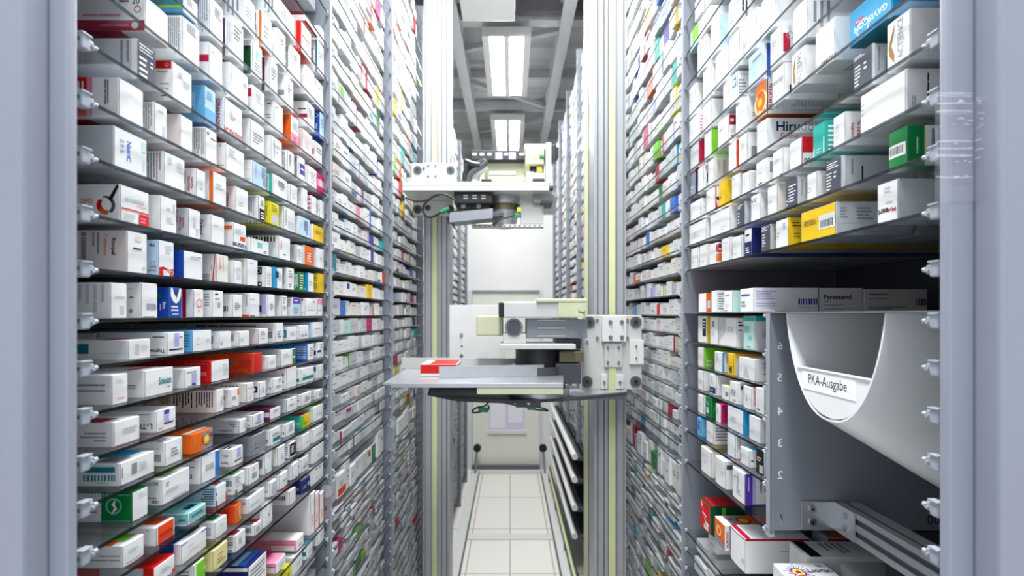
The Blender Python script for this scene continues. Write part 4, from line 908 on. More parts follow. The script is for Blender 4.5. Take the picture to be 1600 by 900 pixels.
x0 = pb.x - .0062; zt, zb = pa.z, pb.z - .002
H = zt - zb
prof = []
W = .045
def sl(z): return [(0, z - .0055), (.006, z - .0055), (.006, z + .0055), (0, z + .0055)]
prof = [(0, zb)] + sl(zb + H * .3) + sl(zb + H * .72) + [(0, zt), (W * .32, zt), (W * .32, zt - .007), (W * .62, zt - .007), (W * .62, zt), (W, zt), (W, zb)]
rl.prism(prof, (x0, DIV - .004, 0), (1, 0, 0), (0, 0, 1), (0, -1, 0), DIV - .004 - .565, M_ALUW)
for zz in (zb + H * .3, zb + H * .72): rl.box(x0 + .0035, x0 + .0058, .57, DIV - .006, zz - .0054, zz + .0054, M_STEELD)  # dark strips stand in for the shade inside the slots
rl.box(x0 + W * .33, x0 + W * .61, .57, DIV - .006, zt - .0068, zt - .0045, M_STEELD)
rl.build('slotted_profile', r)

# the white chute
ch = thing('output_chute', 'white plastic U-shaped chute labelled PKA-Ausgabe, sloping out of the machine', 'chute', (.70, .76, -.20))
def upro(x, inset=0.0):
    """cross-section of the trough at X: list of (y, z)"""
    k = (x - A)
    zb = -.181 - .60 * k + inset
    yf, yn = .885 - inset, .650 + inset
    yc = (yf + yn) / 2 - .006
    pts = []
    n = 26
    for i in range(n + 1):
        t = -1 + 2 * i / n
        e = abs(t)
        # straight flanks that lean in, then a round bottom
        a = PI / 2 * t
        y = yc - math.copysign(1, t) * (abs(math.sin(a)) ** 0.82) * ((yf - yn) / 2 * (.80))
        z = zb * (math.cos(a) ** 0.95 if e < 1 else 0)
        lean = (1 - z / zb) * .20 * (yf - yn) / 2
        y -= math.copysign(1, t) * lean * (1 if e > 0 else 0)
        pts.append((y, z + .0005))
    return pts
c = MB()
xs = [A + .004, A + .06, A + .14, A + .22, A + .30, A + .39]
outer = [[Vector((x, y, z)) for y, z in upro(x)] for x in xs]
inner = [[Vector((x, y, z)) for y, z in upro(x, .0032)] for x in xs]
n = len(outer[0])
for rows, fl in ((outer, False), (inner, True)):
    vs = [p for r_ in rows for p in r_]
    fs = []
    for i in range(len(rows) - 1):
        for j in range(n - 1):
            f = (i * n + j, i * n + j + 1, (i + 1) * n + j + 1, (i + 1) * n + j)
            fs.append(tuple(reversed(f)) if fl else f)
    c.add(vs, fs, M_CHUTE, True)
for j in range(n - 1):
    c.quad(outer[0][j], outer[0][j + 1], inner[0][j + 1], inner[0][j], M_CHUTE)
    c.quad(outer[-1][j], outer[-1][j + 1], inner[-1][j + 1], inner[-1][j], M_CHUTE)
for i in range(len(xs) - 1):
    for j in (0, n - 1):
        c.quad(outer[i][j], outer[i + 1][j], inner[i + 1][j], inner[i][j], M_CHUTE)
c.build('trough', ch)
# front plate closing the lower part
zlip = -.101
fp = MB()
sec = [(y, z) for y, z in upro(A, .0034) if z < zlip]
ya = max(y for y, z in upro(A, .0034) if z < zlip + .012); yb = min(y for y, z in upro(A, .0034) if z < zlip + .012)
poly = [(ya, zlip)] + sec + [(yb, zlip)]
fp.prism([(-y, z) for y, z in poly], (A + .006, 0, 0), (0, -1, 0), (0, 0, 1), (1, 0, 0), .003, M_CHUTE)
fp.box(A + .004, A + .013, yb, ya, zlip - .0005, zlip + .002, M_CHUTE, bev=.0008)
fpo = fp.build('front_plate', ch)
lb = MB()
yl1, yl0 = ya - .016, yb + .03
lb.box(A + .0052, A + .006, yl0, yl1, zlip - .037, zlip - .004, M_PAPER)
lb.text('PKA-Ausgabe', (A + .0050, (yl0 + yl1) / 2, zlip - .0195), (0, -1, 0), (0, 0, 1), .0225, pm('k'), maxw=(yl1 - yl0) * .72)
lb.build('paper_label', fpo)

# ------------------------------------------------------------------ cartons of the first bays
N_CARTONS = [0]
REC = .013
PLACED = []            # (side, y0, y1, zshelf) of every carton set by hand
def place_row(side, z, spec, where, xoff=0.0):
    rows = []
    for ln in spec.strip().split('\n'):
        f = [t.strip() for t in ln.strip().split('|')]
        a, b_, yt, code = f[0].split()
        rows.append((float(a), float(b_), float(yt), code.replace('W', 'w'), f[1], f[2] if len(f) > 2 else '', float(f[3]) if len(f) > 3 and f[3] else 0))
    built = []
    for a, b_, yt, code, desc, ops, dep in rows:
        near, far = (a, b_) if side < 0 else (b_, a)
        K = FPX * (A + REC)
        yn, yf = K / abs(near - VX), K / abs(far - VX)
        h = (VY - yt) * yn / FPX - z
        built.append([yn, yf, h, code, desc, ops, dep])
    built.sort(key=lambda t: t[0])
    lim = 99
    ups = [q for q in shelf_levels(side) if q > z + .01]
    if ups: lim = min(ups) - z - SH_T - .003
    if side > 0 and z > .12 and z < .14: pass
    if where.startswith('SUB'): lim = float(where.split(':')[1])
    last = -1
    pf = None
    for i, (yn, yf, h, code, desc, ops, dep) in enumerate(built):
        if yn < last + .0008: yn = last + .0008
        yf = min(yf, BAYS_OF[side][1] - .0185)
        seen = None
        if pf and not dep and h > .048: seen = max(.009, (1 / pf - 1 / yn) * (A + REC) * yn)
        pf = yf
        last = yf
        if h > lim or h < .015:
            print('ROW', side, z, desc, 'h', round(h, 4), 'lim', round(lim, 4))
        h = max(.016, min(h, lim))
        rr = random.Random(int(yn * 1e5) + int(z * 1e4))
        if not dep: dep = rr.uniform(.095, .13)
        if not ops.strip(): ops = 'Fl .2,.7,.3,.6,3 g'
        ob = make_carton(side, yn, yf, z + .0004, h, dep, code[0], code[-1], ops, A + REC, bulge=rr.choice((.0006, .0012, .002)), seen=seen)
        if where == 'rack':
            if side < 0:
                k = ZL.index(z) - 10
                loc = 'on eye-level shelf, left rack' if k == 0 else f'{NUM[abs(k)]} {"shelf" if abs(k) == 1 else "shelves"} {"above" if k < 0 else "below"} eye level, left rack'
                lab = f'{desc}, {ORD[i]} from front, {loc}'
                if len(lab.split()) > 16: lab = f'{desc}, {ORD[i]} from front, {NUM[abs(k)]} {"above" if k < 0 else "below"} eye level, left rack'
                if len(lab.split()) > 16: lab = f'{desc}, {ORD[i]} from front, {NUM[abs(k)]} {"above" if k < 0 else "below"} eye level, left'
            else:
                k = 8 - min(range(len(ZL)), key=lambda q: abs(ZL[q] + ZR_SHIFT - z))
                lab = f'{desc}, {ORD[i]} from front, {ORD[k]} shelf above dark opening, right rack'
                if len(lab.split()) > 16: lab = f'{desc}, {ORD[i]} from front, {ORD[k]} shelf above dark opening'
        elif where.startswith('SUB'):
            lab = f'{desc}, {ORD[i]} from front, {where.split(":")[2]}'
        tag(ob, lab, 'carton', f'medicine cartons on the {SIDE[side]} rack')
        if len(lab.split()) > 16: print('LONG', lab)
        N_CARTONS[0] += 1
        PLACED.append((side, yn, yf, z))
    return built

for i, spec in LEFT.items(): place_row(-1, ZL[i], spec, 'rack')
for i, spec in RIGHT.items(): place_row(1, ZL[i] + ZR_SHIFT, spec, 'rack')
nz = [z for z, _ in SUB]
for i, (z, spec) in enumerate(SUB):
    up = .11 if i == 0 else nz[i - 1] - z - SH_T - .003
    place_row(1, z if z < 0 else .0038, spec, f'SUB:{up:.4f}:' + ('on top of the chute compartment' if i == 0 else f'{ORD[i - 1]} short shelf beside white chute'))
place_row(1, -.612 + ZR_SHIFT, LOWR, 'SUB:.14:low shelf under chute compartment')
# cartons lying behind one another above the compartment
K0 = FPX * (A + REC) / (1178 - VX)
for x0, x1, yt, txt, desc in ((1280.5, 1348, 450, 'Perenterol', 'pale carton with black word on its long face, behind the lilac bar code carton'),
                              (1350, 1449, 452, 'Tannolact', 'palest long carton deep in the dark opening beside the post')):
    D = K0 + .004
    xa, xb = (x0 - VX) * D / FPX, (x1 - VX) * D / FPX
    h = (VY - yt) * D / FPX - .0042
    ob = make_carton(1, D, D + .055, .0042, h, xb - xa, 'w', 'w',
                     (f'ST .75,.62,.2,0,1.2 k {txt};Sl .2,.6,.4,.47,1;Sl .2,1.2,.25,.31,1;Sl .2,1.6,.08,.16,2' if x0 < 1300 else
                      'Sl .2,1.2,.72,.82,1 k;Sl .2,1.8,.55,.62,1;Sb 2.3,3.2,.28,.58 k;Sl .2,2.0,.1,.25,2'), xa)
    tag(ob, desc, 'carton', 'medicine cartons on the right rack'); N_CARTONS[0] += 1

# lying packs on the low shelf, under the rail
zl = -.612 + ZR_SHIFT + .0004
def lying(x0, x1, y0, y1, h, base, ops, desc):
    ob = make_carton(1, y0, y1, zl, h, x1 - x0, base, base, ops, x0)
    tag(ob, desc, 'carton', 'medicine cartons on the right rack'); N_CARTONS[0] += 1
    return ob
lying(.636, .80, .955, 1.02, .090, 'w', 'Tr 0,1,.06,.34 k;Tl .1,.9,.6,1.2,4 f;Fl .2,.7,.3,.6,3 g', 'white box with black stripe across its top, behind the flower-printed one')
# flower printed pack
lx0, lx1, ly0, ly1, lh = .553, .658, .845, .942, .084
lo = lying(lx0, lx1, ly0, ly1, lh, 'w', 'Fl .2,.8,.3,.6,3 g', 'white box with purple flower and navy word on top, under the aluminium rail')
fw = MB()
zt_ = zl + lh + .0006
fc = Vector((lx0 + .031, ly1 - .034, zt_))
rr = random.Random(4)
for i in range(26):
    a = 2 * PI * i / 26
    dd = Vector((math.cos(a), math.sin(a), 0)); pp = Vector((-dd.y, dd.x, 0))
    L = .024 + .007 * (i % 3 == 0)
    fw.add([fc + dd * .0125 + pp * .0012, fc + dd * .0125 - pp * .0012, fc + dd * L - pp * .0005, fc + dd * L + pp * .0005], [(0, 1, 2, 3)], pm('a' if i % 2 else 'p'))
for rad, m_, dz in ((.0145, pm('c'), .0001), (.0115, pm('z'), .0002), (.005, pm('c'), .0003)):
    fw.add([fc + Vector((math.cos(2 * PI * i / 24) * rad, math.sin(2 * PI * i / 24) * rad, dz)) for i in range(24)], [tuple(range(24))], m_)
for i in range(5):
    a = 2 * PI * i / 5
    c_ = fc + Vector((math.cos(a) * .0082, math.sin(a) * .0082, .0004))
    fw.add([c_ + Vector((math.cos(2 * PI * j / 10) * .003, math.sin(2 * PI * j / 10) * .003, 0)) for j in range(10)], [tuple(range(10))], pm('i'))
fw.text('St', fc + Vector((.057, .024, 0)), (1, 0, 0), (0, 1, 0), .010, pm('n'))
fw.text('Lioran', fc + Vector((.047, .006, 0)), (1, 0, 0), (0, 1, 0), .014, pm('n'), bold=True)
fw.build('printed_flower', lo)
# clear plastic box
cb = MB()
cx0, cx1, cy0, cy1, chh = .664, .79, .815, .905, .108
M_CLEAR = glassmat('clear_plastic_pack', 'dfe3e6', .08, 1.45, .16)
cb.box(cx0, cx1, cy0, cy1, zl, zl + chh, M_CLEAR, bev=.008)
cbo = tag(cb.build('plastic_pack', origin=((cx0 + cx1) / 2, (cy0 + cy1) / 2, zl)), 'clear rounded plastic pack under the aluminium rail', 'pack')
cc = MB(); cc.cyl((cx0 + .012, cy0 - .003, zl + chh * .75), (cx0 + .012, cy0 + .006, zl + chh * .75), .011, M_CLIP, n=20); cc.build('stopper', cbo)
cc = MB(); cc.box(cx0 + .02, cx1 - .015, cy0 + .012, cy1 - .012, zl + .003, zl + chh * .8, pm('g'), bev=.004); cc.build('tray', cbo)
# flat packs deeper down the low shelf
for i, (xa, xb, ya, yb, h, base, top, desc) in enumerate((
        (.735, .88, 1.035, 1.09, .092, 's', 'o', 'grey and orange flat pack behind the black striped box'),)):
    lying(xa, xb, ya, yb, h, base, f'Tr 0,1,.1,1.2 {top};Fl .2,.7,.3,.6,3 g;Sr 0,2,.8,.95 c', desc)

# ------------------------------------------------------------------ everything else in the racks
rng = random.Random(2024)
ACC = 'rrccooyyYnbBBlltqCeeiippmxxzaAQj'
STUFF = MB()
def stuff_box(side, y0, y1, z, h, dep, xf, base, acc, style, fine):
    fx = side * xf; bx = side * (xf + dep)
    xa, xb = min(fx, bx), max(fx, bx)
    B, Cc = pm(base), pm(acc) if acc else None
    vs = [(xa, y0, z), (xb, y0, z), (xb, y1, z), (xa, y1, z), (xa, y0, z + h), (xb, y0, z + h), (xb, y1, z + h), (xa, y1, z + h)]
    front = (3, 0, 4, 7) if side > 0 else (1, 2, 6, 5)
    other = [(0, 1, 5, 4), (2, 3, 7, 6), (4, 5, 6, 7), (3, 2, 1, 0)]
    if style == 'whole':
        STUFF.add(vs, [front] + other, Cc)
    elif style == 'side':
        STUFF.add(vs, [front], B); STUFF.add(vs, other, Cc)
    elif style == 'front':
        STUFF.add(vs, [front], Cc); STUFF.add(vs, other, B)
    else:
        STUFF.add(vs, [front] + other, B)
    off = side * -.0004
    def fr(u0, u1, v0, v1, m):
        ya, yb = y0 + (y1 - y0) * u0, y0 + (y1 - y0) * u1
        STUFF.add([(fx + off, ya, z + h * v0), (fx + off, yb, z + h * v0), (fx + off, yb, z + h * v1), (fx + off, ya, z + h * v1)], [(0, 1, 2, 3)], m)
    if style == 'stripe': fr(.72, .97, .02, .98, Cc)
    if style == 'band': fr(.02, .98, .1, .4, Cc)
    if style == 'block': fr(.1, .6, .55, .9, Cc)
    if style == 'sidestripe':
        d0, d1 = fx + side * h * .1, fx + side * h * .4
        STUFF.add([(d0, y0 - .0004, z), (d1, y0 - .0004, z), (d1, y0 - .0004, z + h), (d0, y0 - .0004, z + h)], [(0, 1, 2, 3)], Cc)
    if fine:
        for i in range(fine):
            v = rng.uniform(.2, .8); u = rng.uniform(.1, .4)
            fr(u, u + rng.uniform(.2, .5), v, v + .05, pm('f'))
def rand_look():
    base = rng.choice('wwwwwwwwvvhgg')
    if rng.random() < .30:
        return base, rng.choice(ACC), rng.choice(('whole', 'whole', 'side', 'stripe', 'stripe', 'band', 'block', 'front', 'sidestripe', 'sidestripe', 'sidestripe'))
    return base, None, 'plain'
CAND = []
def fill(side, b, ya, yb, z, lim, fine):
    y = ya + rng.uniform(.002, .012)
    i = 0
    tall = lim > .1
    ws = []
    while True:
        w = rng.choice((.036, .042, .048, .052, .058, .064, .074)) * rng.uniform(.92, 1.08)
        if y + sum(ws) + w > yb: break
        ws.append(w + rng.uniform(.0012, .005))
    if not ws: return
    kf = (yb - .003 - y) / sum(ws)
    for w in ws:
        w = w * kf - .002
        h = min(lim, lim * (rng.uniform(.62, .96) if z > -.3 else rng.uniform(.48, .92)) if not tall else rng.uniform(.05, lim * .95))
        dep = rng.uniform(.09, .14)
        base, acc, style = rand_look()
        if side > 0 and b == 0 and z < -.62 and rng.random() < .35:
            y += w + .002; continue
        CAND.append((side, b, y, y + w, z + .0004, h, dep, A + rng.uniform(.024, .036), base, acc, style, fine, i))
        y += w + .002
        i += 1
for side in (-1, 1):
    BAYS = BAYS_OF[side]
    for b in range(7):
        lv = shelf_levels(side)
        for i, z in enumerate(lv):
            if side > 0 and b >= 3 and z < -1.02: continue
            if side > 0 and b == 0 and -.62 < z < .1: continue
            lim = (lv[i - 1] - z if i > 0 else .11) - SH_T - .004
            lim = min(lim, .145)
            ya, yb = BAYS[b] + .006, BAYS[b + 1] - .022
            if b == 0:
                hand = [p[1] for p in PLACED if p[0] == side and abs(p[3] - z) < 1e-4]
                # the rest of a hand-set shelf lies outside the frame
                if hand:
                    yb = min(hand) - .006
                    # keep clear of the frame
                    yb = min(yb, FPX * z / 505 if z > 0 else FPX * (-z - lim) / 425)
                    if yb - ya < .05: continue
            fill(side, b, ya, yb, z, lim, 2 if b <= 1 else (1 if b == 2 else 0))
# the largest of these in the picture become cartons of their own, the rest one mass
def shown(c):
    side, b, y0, y1, z, h = c[:6]
    if b > 1 or (b == 0 and True and False): return 0
    px = abs(FPX * (A + REC) * (1 / y0 - 1 / y1)); ph = FPX * h / y0
    yy = VY - FPX * (z + h / 2) / y0; xx = VX + side * FPX * (A + REC) / y0
    if not (6 < yy < 894) or not (128 < xx < 1464): return 0
    if side > 0 and 905 < xx < 985 and True: return 0
    return px * ph
CAND.sort(key=lambda c: -shown(c))
n_ind = max(0, 306 - N_CARTONS[0])
rank = {}
ACCN = {'r': 'red', 'c': 'crimson', 'o': 'orange', 'y': 'yellow', 'Y': 'lemon', 'n': 'navy', 'b': 'blue', 'B': 'cobalt', 'l': 'sky-blue', 't': 'petrol', 'q': 'turquoise',
        'C': 'cyan', 'e': 'green', 'i': 'lime', 'p': 'violet', 'm': 'magenta', 'x': 'pink', 'z': 'cream', 'a': 'lilac', 'A': 'aqua', 'Q': 'seafoam', 'j': 'vermilion'}
BASN = {'w': 'white', 'v': 'off-white', 'h': 'blush', 'g': 'pale grey'}
for k, c in enumerate(CAND):
    side, b, y0, y1, z, h, dep, xf, base, acc, style, fine, idx = c
    if k < n_ind and shown(c) > 0:
        ops = {'plain': '', 'whole': '', 'side': '', 'stripe': f'Fr .72,.98,0,1 {acc}', 'band': f'Fr 0,1,.1,.4 {acc}', 'block': f'Fr .1,.6,.55,.9 {acc}',
               'front': '', 'sidestripe': f'Sr .1,.4,0,1 {acc}'}[style]
        ops += ';Fl .2,.75,.45,.7,3 f;Sl .2,.8,.3,.6,3 f'
        bb, ff = base, base
        if style == 'whole': bb = ff = acc
        if style == 'side': bb = acc
        if style == 'front': ff = acc
        ob = make_carton(side, y0, y1, z, h, dep, bb, ff, ops, xf)
        lk = {'plain': f'plain {BASN[base]} carton', 'whole': f'{ACCN.get(acc)} carton', 'side': f'{BASN[base]} carton with {ACCN.get(acc)} side',
              'stripe': f'{BASN[base]} carton with {ACCN.get(acc)} stripe', 'band': f'{BASN[base]} carton with {ACCN.get(acc)} band',
              'block': f'{BASN[base]} carton with {ACCN.get(acc)} block', 'front': f'{BASN[base]} carton with {ACCN.get(acc)} front',
              'sidestripe': f'{BASN[base]} carton, {ACCN.get(acc)} side stripe'}[style]
        zi = min(range(len(ZL)), key=lambda q: abs(ZL[q] - z))
        kk = zi - 10
        lv_ = 'eye-level shelf' if kk == 0 else f'{NUM[abs(kk)] if abs(kk) < 16 else abs(kk)} {"shelf" if abs(kk) == 1 else "shelves"} {"above" if kk < 0 else "below"} eye level'
        lab = f'{lk}, {ORD[idx]} from front, {lv_}, {ORD[b]} {SIDE[side]} bay'
        if len(lab.split()) > 16: lab = lab.replace(' from front', ' along').replace(' shelves', '')
        tag(ob, lab, 'carton', f'medicine cartons on the {SIDE[side]} rack')
        if len(lab.split()) > 16: print('LONG', lab)
        N_CARTONS[0] += 1
    else:
        stuff_box(*c[0:1], *c[2:12])
for c in CAND:
    side, b, y0, y1, z, h, dep, xf, base, acc, style, fine, idx = c
    if b > 2: continue
    x = xf + dep + .006
    d2 = min(dep, A + RACK_D - .015 - x)
    if d2 > .04: stuff_box(side, y0, y1, z, h * rng.uniform(.8, 1), d2, x, base, acc, 'whole' if style == 'whole' else 'plain', 0)
for ob in [o for o in COL.objects if o.get('category') == 'carton' and o.location.y < 1.39]:
    cs = [Vector(c) for c in ob.bound_box]
    w2 = (max(c.y for c in cs) - min(c.y for c in cs)) / 2; hh = max(c.z for c in cs); dx = max(abs(c.x) for c in cs)
    s = -1 if ob.location.x < 0 else 1
    x = abs(ob.location.x) + dx + .008
    lim_ = A + RACK_D - .015
    base = ob.data.materials[0].name
    code = [k for k, v in PAL.items() if v[0] == base]
    if s > 0 and -.6 < ob.location.z < 0.1: continue
    if s > 0 and ob.location.z < -.58: continue
    while lim_ - x > .05:
        d2 = min(.115, lim_ - x)
        stuff_box(s, ob.location.y - w2 + .001, ob.location.y + w2 - .001, ob.location.z, hh * .97, d2, x, code[0] if code else 'w', None, 'plain', 0)
        x += d2 + .004
so = STUFF.build('medicine_cartons')
tag(so, 'thousands of small mostly white medicine cartons filling the further racks on both sides', 'cartons', 'medicine cartons further down the aisle', 'stuff')
print('cartons', N_CARTONS[0], 'mass', len(CAND) - n_ind)
# ------------------------------------------------------------------ masts
def mast(name, x0, x1, D, label, groove_side, belt=(.62, .80)):
    """an extruded column with grooves and a toothed belt running down its face; x0, x1 picture edges, D its distance"""
    xa, xb = (x0 - VX) * D / FPX, (x1 - VX) * D / FPX
    W = xb - xa
    t = thing(name, label, 'mast', ((xa + xb) / 2, D + .06, FLOOR), 'robot masts standing in the aisle')
    top, bot = CEIL - .24, FLOOR
    p = MB()
    g = .012
    bu0, bu1 = belt
    prof = [(0, .12), (0, 0), (W * .10, 0), (W * .10, g), (W * .14, g), (W * .14, 0), (W * .30, 0), (W * .30, g), (W * .335, g), (W * .335, 0),
            (W * (bu0 - .05), 0), (W * (bu0 - .05), .018), (W * (bu1 + .05), .018), (W * (bu1 + .05), 0), (W * .92, 0), (W * .92, g), (W * .95, g), (W * .95, 0), (W, 0), (W, .12)]
    if groove_side < 0:
        prof = [(W - x, y) for x, y in prof]; prof.reverse()
    p.prism(prof, (xa, D, bot), (1, 0, 0), (0, 1, 0), (0, 0, 1), top - bot, M_ALUW)
    po = p.build('column_profile', t)
    k = MB()
    u0, u1 = (bu0, bu1) if groove_side > 0 else (1 - bu1, 1 - bu0)
    k.box(xa + W * u0, xa + W * u1, D + .008, D + .011, bot + .02, top - .02, M_BELT)
    k.build('toothed_belt', t)
    for u_ in ((.12, .32) if groove_side > 0 else (.88, .68)):
        s = MB(); s.box(xa + W * u_ - W * .014, xa + W * u_ + W * .014, D + .0085, D + .0115, bot + .01, top - .01, M_ALUD); s.build('groove_strip', po)
    f = MB(); f.box(xa - .02, xb + .02, D - .02, D + .14, bot + .0005, bot + .05, M_GREY, bev=.004); f.build('foot', t)
    return t
DR, DL = 1.86, 2.50
mast('aluminium_mast', 928, 978, DR, 'near aluminium robot mast with pale green belt, beside the blurred lower picker', 1, (.48, .68))
mast('aluminium_mast', 662, 703, DL, 'far aluminium robot mast with pale green belt, carrying the upper picker', -1, (.50, .68))
# a slim cream guide post just behind the near mast
gp = MB()
pa, pb = at(914, 490, 2.04), at(927, 490, 2.04)
gp.box(pa.x, pb.x, 2.04, 2.08, FLOOR + .0005, CEIL - .24, M_CREAM, bev=.003)
gp.box(pa.x + (pb.x - pa.x) * .4, pa.x + (pb.x - pa.x) * .55, 2.0385, 2.0395, FLOOR + .02, CEIL - .26, M_ALUD)
tag(gp.build('guide_post', origin=((pa.x + pb.x) / 2, 2.06, FLOOR)), 'slim cream guide post right behind the near aluminium mast', 'post')

def P(x, y, D): return at(x, y, D)
def pbox(mb, x0, x1, y0, y1, D0, D1, m, bev=.0, Dref=None):
    """box whose near face covers the picture rectangle x0..x1, y0..y1 at distance D0 and reaches back to D1"""
    a, b = at(x0, y1, D0), at(x1, y0, D0)
    mb.box(min(a.x, b.x), max(a.x, b.x), a.y, a.y + (D1 - D0), min(a.z, b.z), max(a.z, b.z), m, bev)
def part(name, parent, fn):
    mb = MB(); fn(mb); return mb.build(name, parent)
def roller(parent, x, y, D, r=.022):
    c = at(x, y, D)
    def f(m):
        m.cyl(c + Vector((0, .012, 0)), c + Vector((0, -.006, 0)), r, M_RUBBER, n=24)
        m.cyl(c + Vector((0, -.0062, 0)), c + Vector((0, -.008, 0)), r * .62, M_DGREY, n=20)
        m.cyl(c + Vector((0, -.0082, 0)), c + Vector((0, -.0095, 0)), r * .3, M_BLACK, n=14)
    return part('guide_roller', parent, f)
def bolt(parent, x, y, D, r=.0075):
    c = at(x, y, D)
    def f(m):
        m.cyl(c, c + Vector((0, -.004, 0)), r * 1.25, M_SCREW, n=16)
        m.cyl(c + Vector((0, -.004, 0)), c + Vector((0, -.010, 0)), r * .85, M_SCREW, n=16)
    return part('bolt', parent, f)

# ------------------------------------------------------------------ lower picking robot (on the near mast)
D1 = 1.80
lp = thing('picking_robot', 'lower picking robot with swung-out gripper table, mounted on the near mast', 'robot', at(880, 600, 1.75), 'picking robots in the aisle')
cp = part('carriage_plate', lp, lambda m: pbox(m, 908, 1003, 492, 609, D1, D1 + .03, M_MACH, .004))
for x, y in ((921, 503), (993, 503), (917, 596), (993, 596)): roller(cp, x, y, D1 - .001)
for x, y in ((933, 500), (933, 528), (917, 534), (980, 500), (980, 528)): bolt(cp, x, y, D1, .005)
cb_ = part('clamp_block', lp, lambda m: pbox(m, 941, 979, 493, 534, D1 - .022, D1 - .0005, M_MACHW, .003))
for x in (953.5, 971.5):
    for y in (503, 527): bolt(cb_, x, y, D1 - .022, .0062)
sp = part('belt_clamp', lp, lambda m: pbox(m, 944.5, 972, 536, 574, D1 - .012, D1 - .0005, M_MACH, .002))
for x in (949.5, 966.5):
    for y in (542.5, 566): bolt(sp, x, y, D1 - .0115, .0042)
wp = part('sensor_plate', lp, lambda m: pbox(m, 984, 1006, 531, 569.5, D1 - .012, D1 - .0005, M_MACHW, .002))
for y in (541, 559): bolt(wp, 994, y, D1 - .012, .003)
for x0, x1 in ((939, 949), (963.5, 974)):
    q = part('belt_guide', lp, lambda m: pbox(m, x0, x1, 585, 608, D1 - .012, D1 - .0005, M_MACHW, .0015))
    bolt(q, (x0 + x1) / 2, 597, D1 - .012, .0045)
part('belt_end', lp, lambda m: pbox(m, 951, 963, 574, 609, D1 - .008, D1 - .001, M_BELT))
# base plate: wide tapering plate under the turning head, seen from just above
def base(m):
    z1 = at(0, 609, D1).z; z0 = z1 - .012
    pts = [at(980, 609, D1 + .02), at(980, 609, D1 - .06), at(905, 609, 1.64), at(800, 609, 1.58), at(715, 609, 1.62), at(668, 609, 1.74), at(690, 609, 1.95), at(780, 609, 2.05), at(880, 609, 1.98), at(908, 609, 1.84)]
    m.prism([(p.x, p.y) for p in pts], (0, 0, z0), (1, 0, 0), (0, 1, 0), (0, 0, 1), z1 - z0, M_DGREY)
    c = at(800, 609, 1.84)
    m.cyl((c.x, c.y, z0 - .020), (c.x, c.y, z0 + .001), .14, M_DGREY, r1=.17, n=48)
    e = [at(979, 609, D1 + .015), at(979, 609, D1 - .055), at(900, 609, 1.65), at(872, 609, 1.70), at(880, 609, 1.80)]
    m.prism([(p.x, p.y) for p in e], (0, 0, z1 + .0003), (1, 0, 0), (0, 1, 0), (0, 0, 1), .002, M_ALU)
part('base_plate', lp, base)
def skirt(m):
    z1 = at(0, 609, D1).z - .012
    a, b = at(905, 609, 1.80), at(978, 609, 1.80)
    m.box(a.x - .1, b.x, 1.80, 1.855, z1 - .028, z1 - .0005, M_GREY, bev=.003)
part('support_beam', lp, skirt)
# turning head
zb = at(0, 609, D1).z
ax = at(842, 560, 1.72)
def post(m):
    m.cyl((ax.x, ax.y, zb), (ax.x, ax.y, zb + .03), .115, M_ALU, n=40)
    m.cyl((ax.x, ax.y, zb + .03), (ax.x, ax.y, zb + .07), .10, M_BRONZE, n=40)
    m.cyl((ax.x, ax.y, zb + .07), (ax.x, ax.y, zb + .11), .105, M_DGREY, n=40)
    m.cyl((ax.x, ax.y, zb + .11), (ax.x, ax.y, zb + .175), .09, M_BLACK, n=40)
part('turntable', lp, post)
part('head_housing', lp, lambda m: (pbox(m, 784, 916, 471, 497, 1.62, 1.82, M_MACH, .006), pbox(m, 838, 918, 466.5, 472, 1.61, 1.83, M_CREAM, .003)))
hc = part('housing_end_cap', lp, lambda m: pbox(m, 872, 917.5, 472.5, 496, 1.612, 1.6195, M_CREAM, .003))
for x, y in ((908.5, 482), (906, 494)): part('knob', hc, lambda m: m.cyl(at(x, y, 1.612), at(x, y, 1.612) + Vector((0, -.012, 0)), .012, M_CREAM, n=20))
part('black_end', lp, lambda m: pbox(m, 779, 787.5, 472.5, 496, 1.616, 1.80, M_BLACK, .004))
part('cantilever_arm', lp, lambda m: pbox(m, 822, 918, 498, 529, 1.66, 1.76, M_GREY, .004))
for y in (500.5, 512.5, 525): part('arm_rib', lp, lambda m: pbox(m, 840, 884, y - 1, y + 1, 1.655, 1.6595, M_MACH, .0008))
part('counterweight', lp, lambda m: pbox(m, 744, 786, 493, 525, 1.70, 1.80, M_CREAM, .006))
part('drive_motor', lp, lambda m: (m.cyl(at(803, 512, 1.64), at(803, 512, 1.80), .034, M_GREY, n=28), m.cyl(at(803, 512, 1.632), at(803, 512, 1.64), .026, M_DGREY, n=28),
                                   pbox(m, 786, 822, 521, 537, 1.64, 1.76, M_MACH, .004)))
part('cross_plate', lp, lambda m: pbox(m, 781, 900, 538, 546, 1.60, 1.78, M_MACH, .003))
part('cable_box', lp, lambda m: (pbox(m, 868, 908, 530, 545, 1.66, 1.76, M_BLACK, .004), pbox(m, 874, 912, 549, 566, 1.64, 1.74, M_BRONZE, .004), pbox(m, 868, 908, 568, 600, 1.64, 1.76, M_DGREY, .004)))
part('upright_strip', lp, lambda m: pbox(m, 903.5, 909, 536, 607, 1.70, 1.72, M_MACHW, .001))
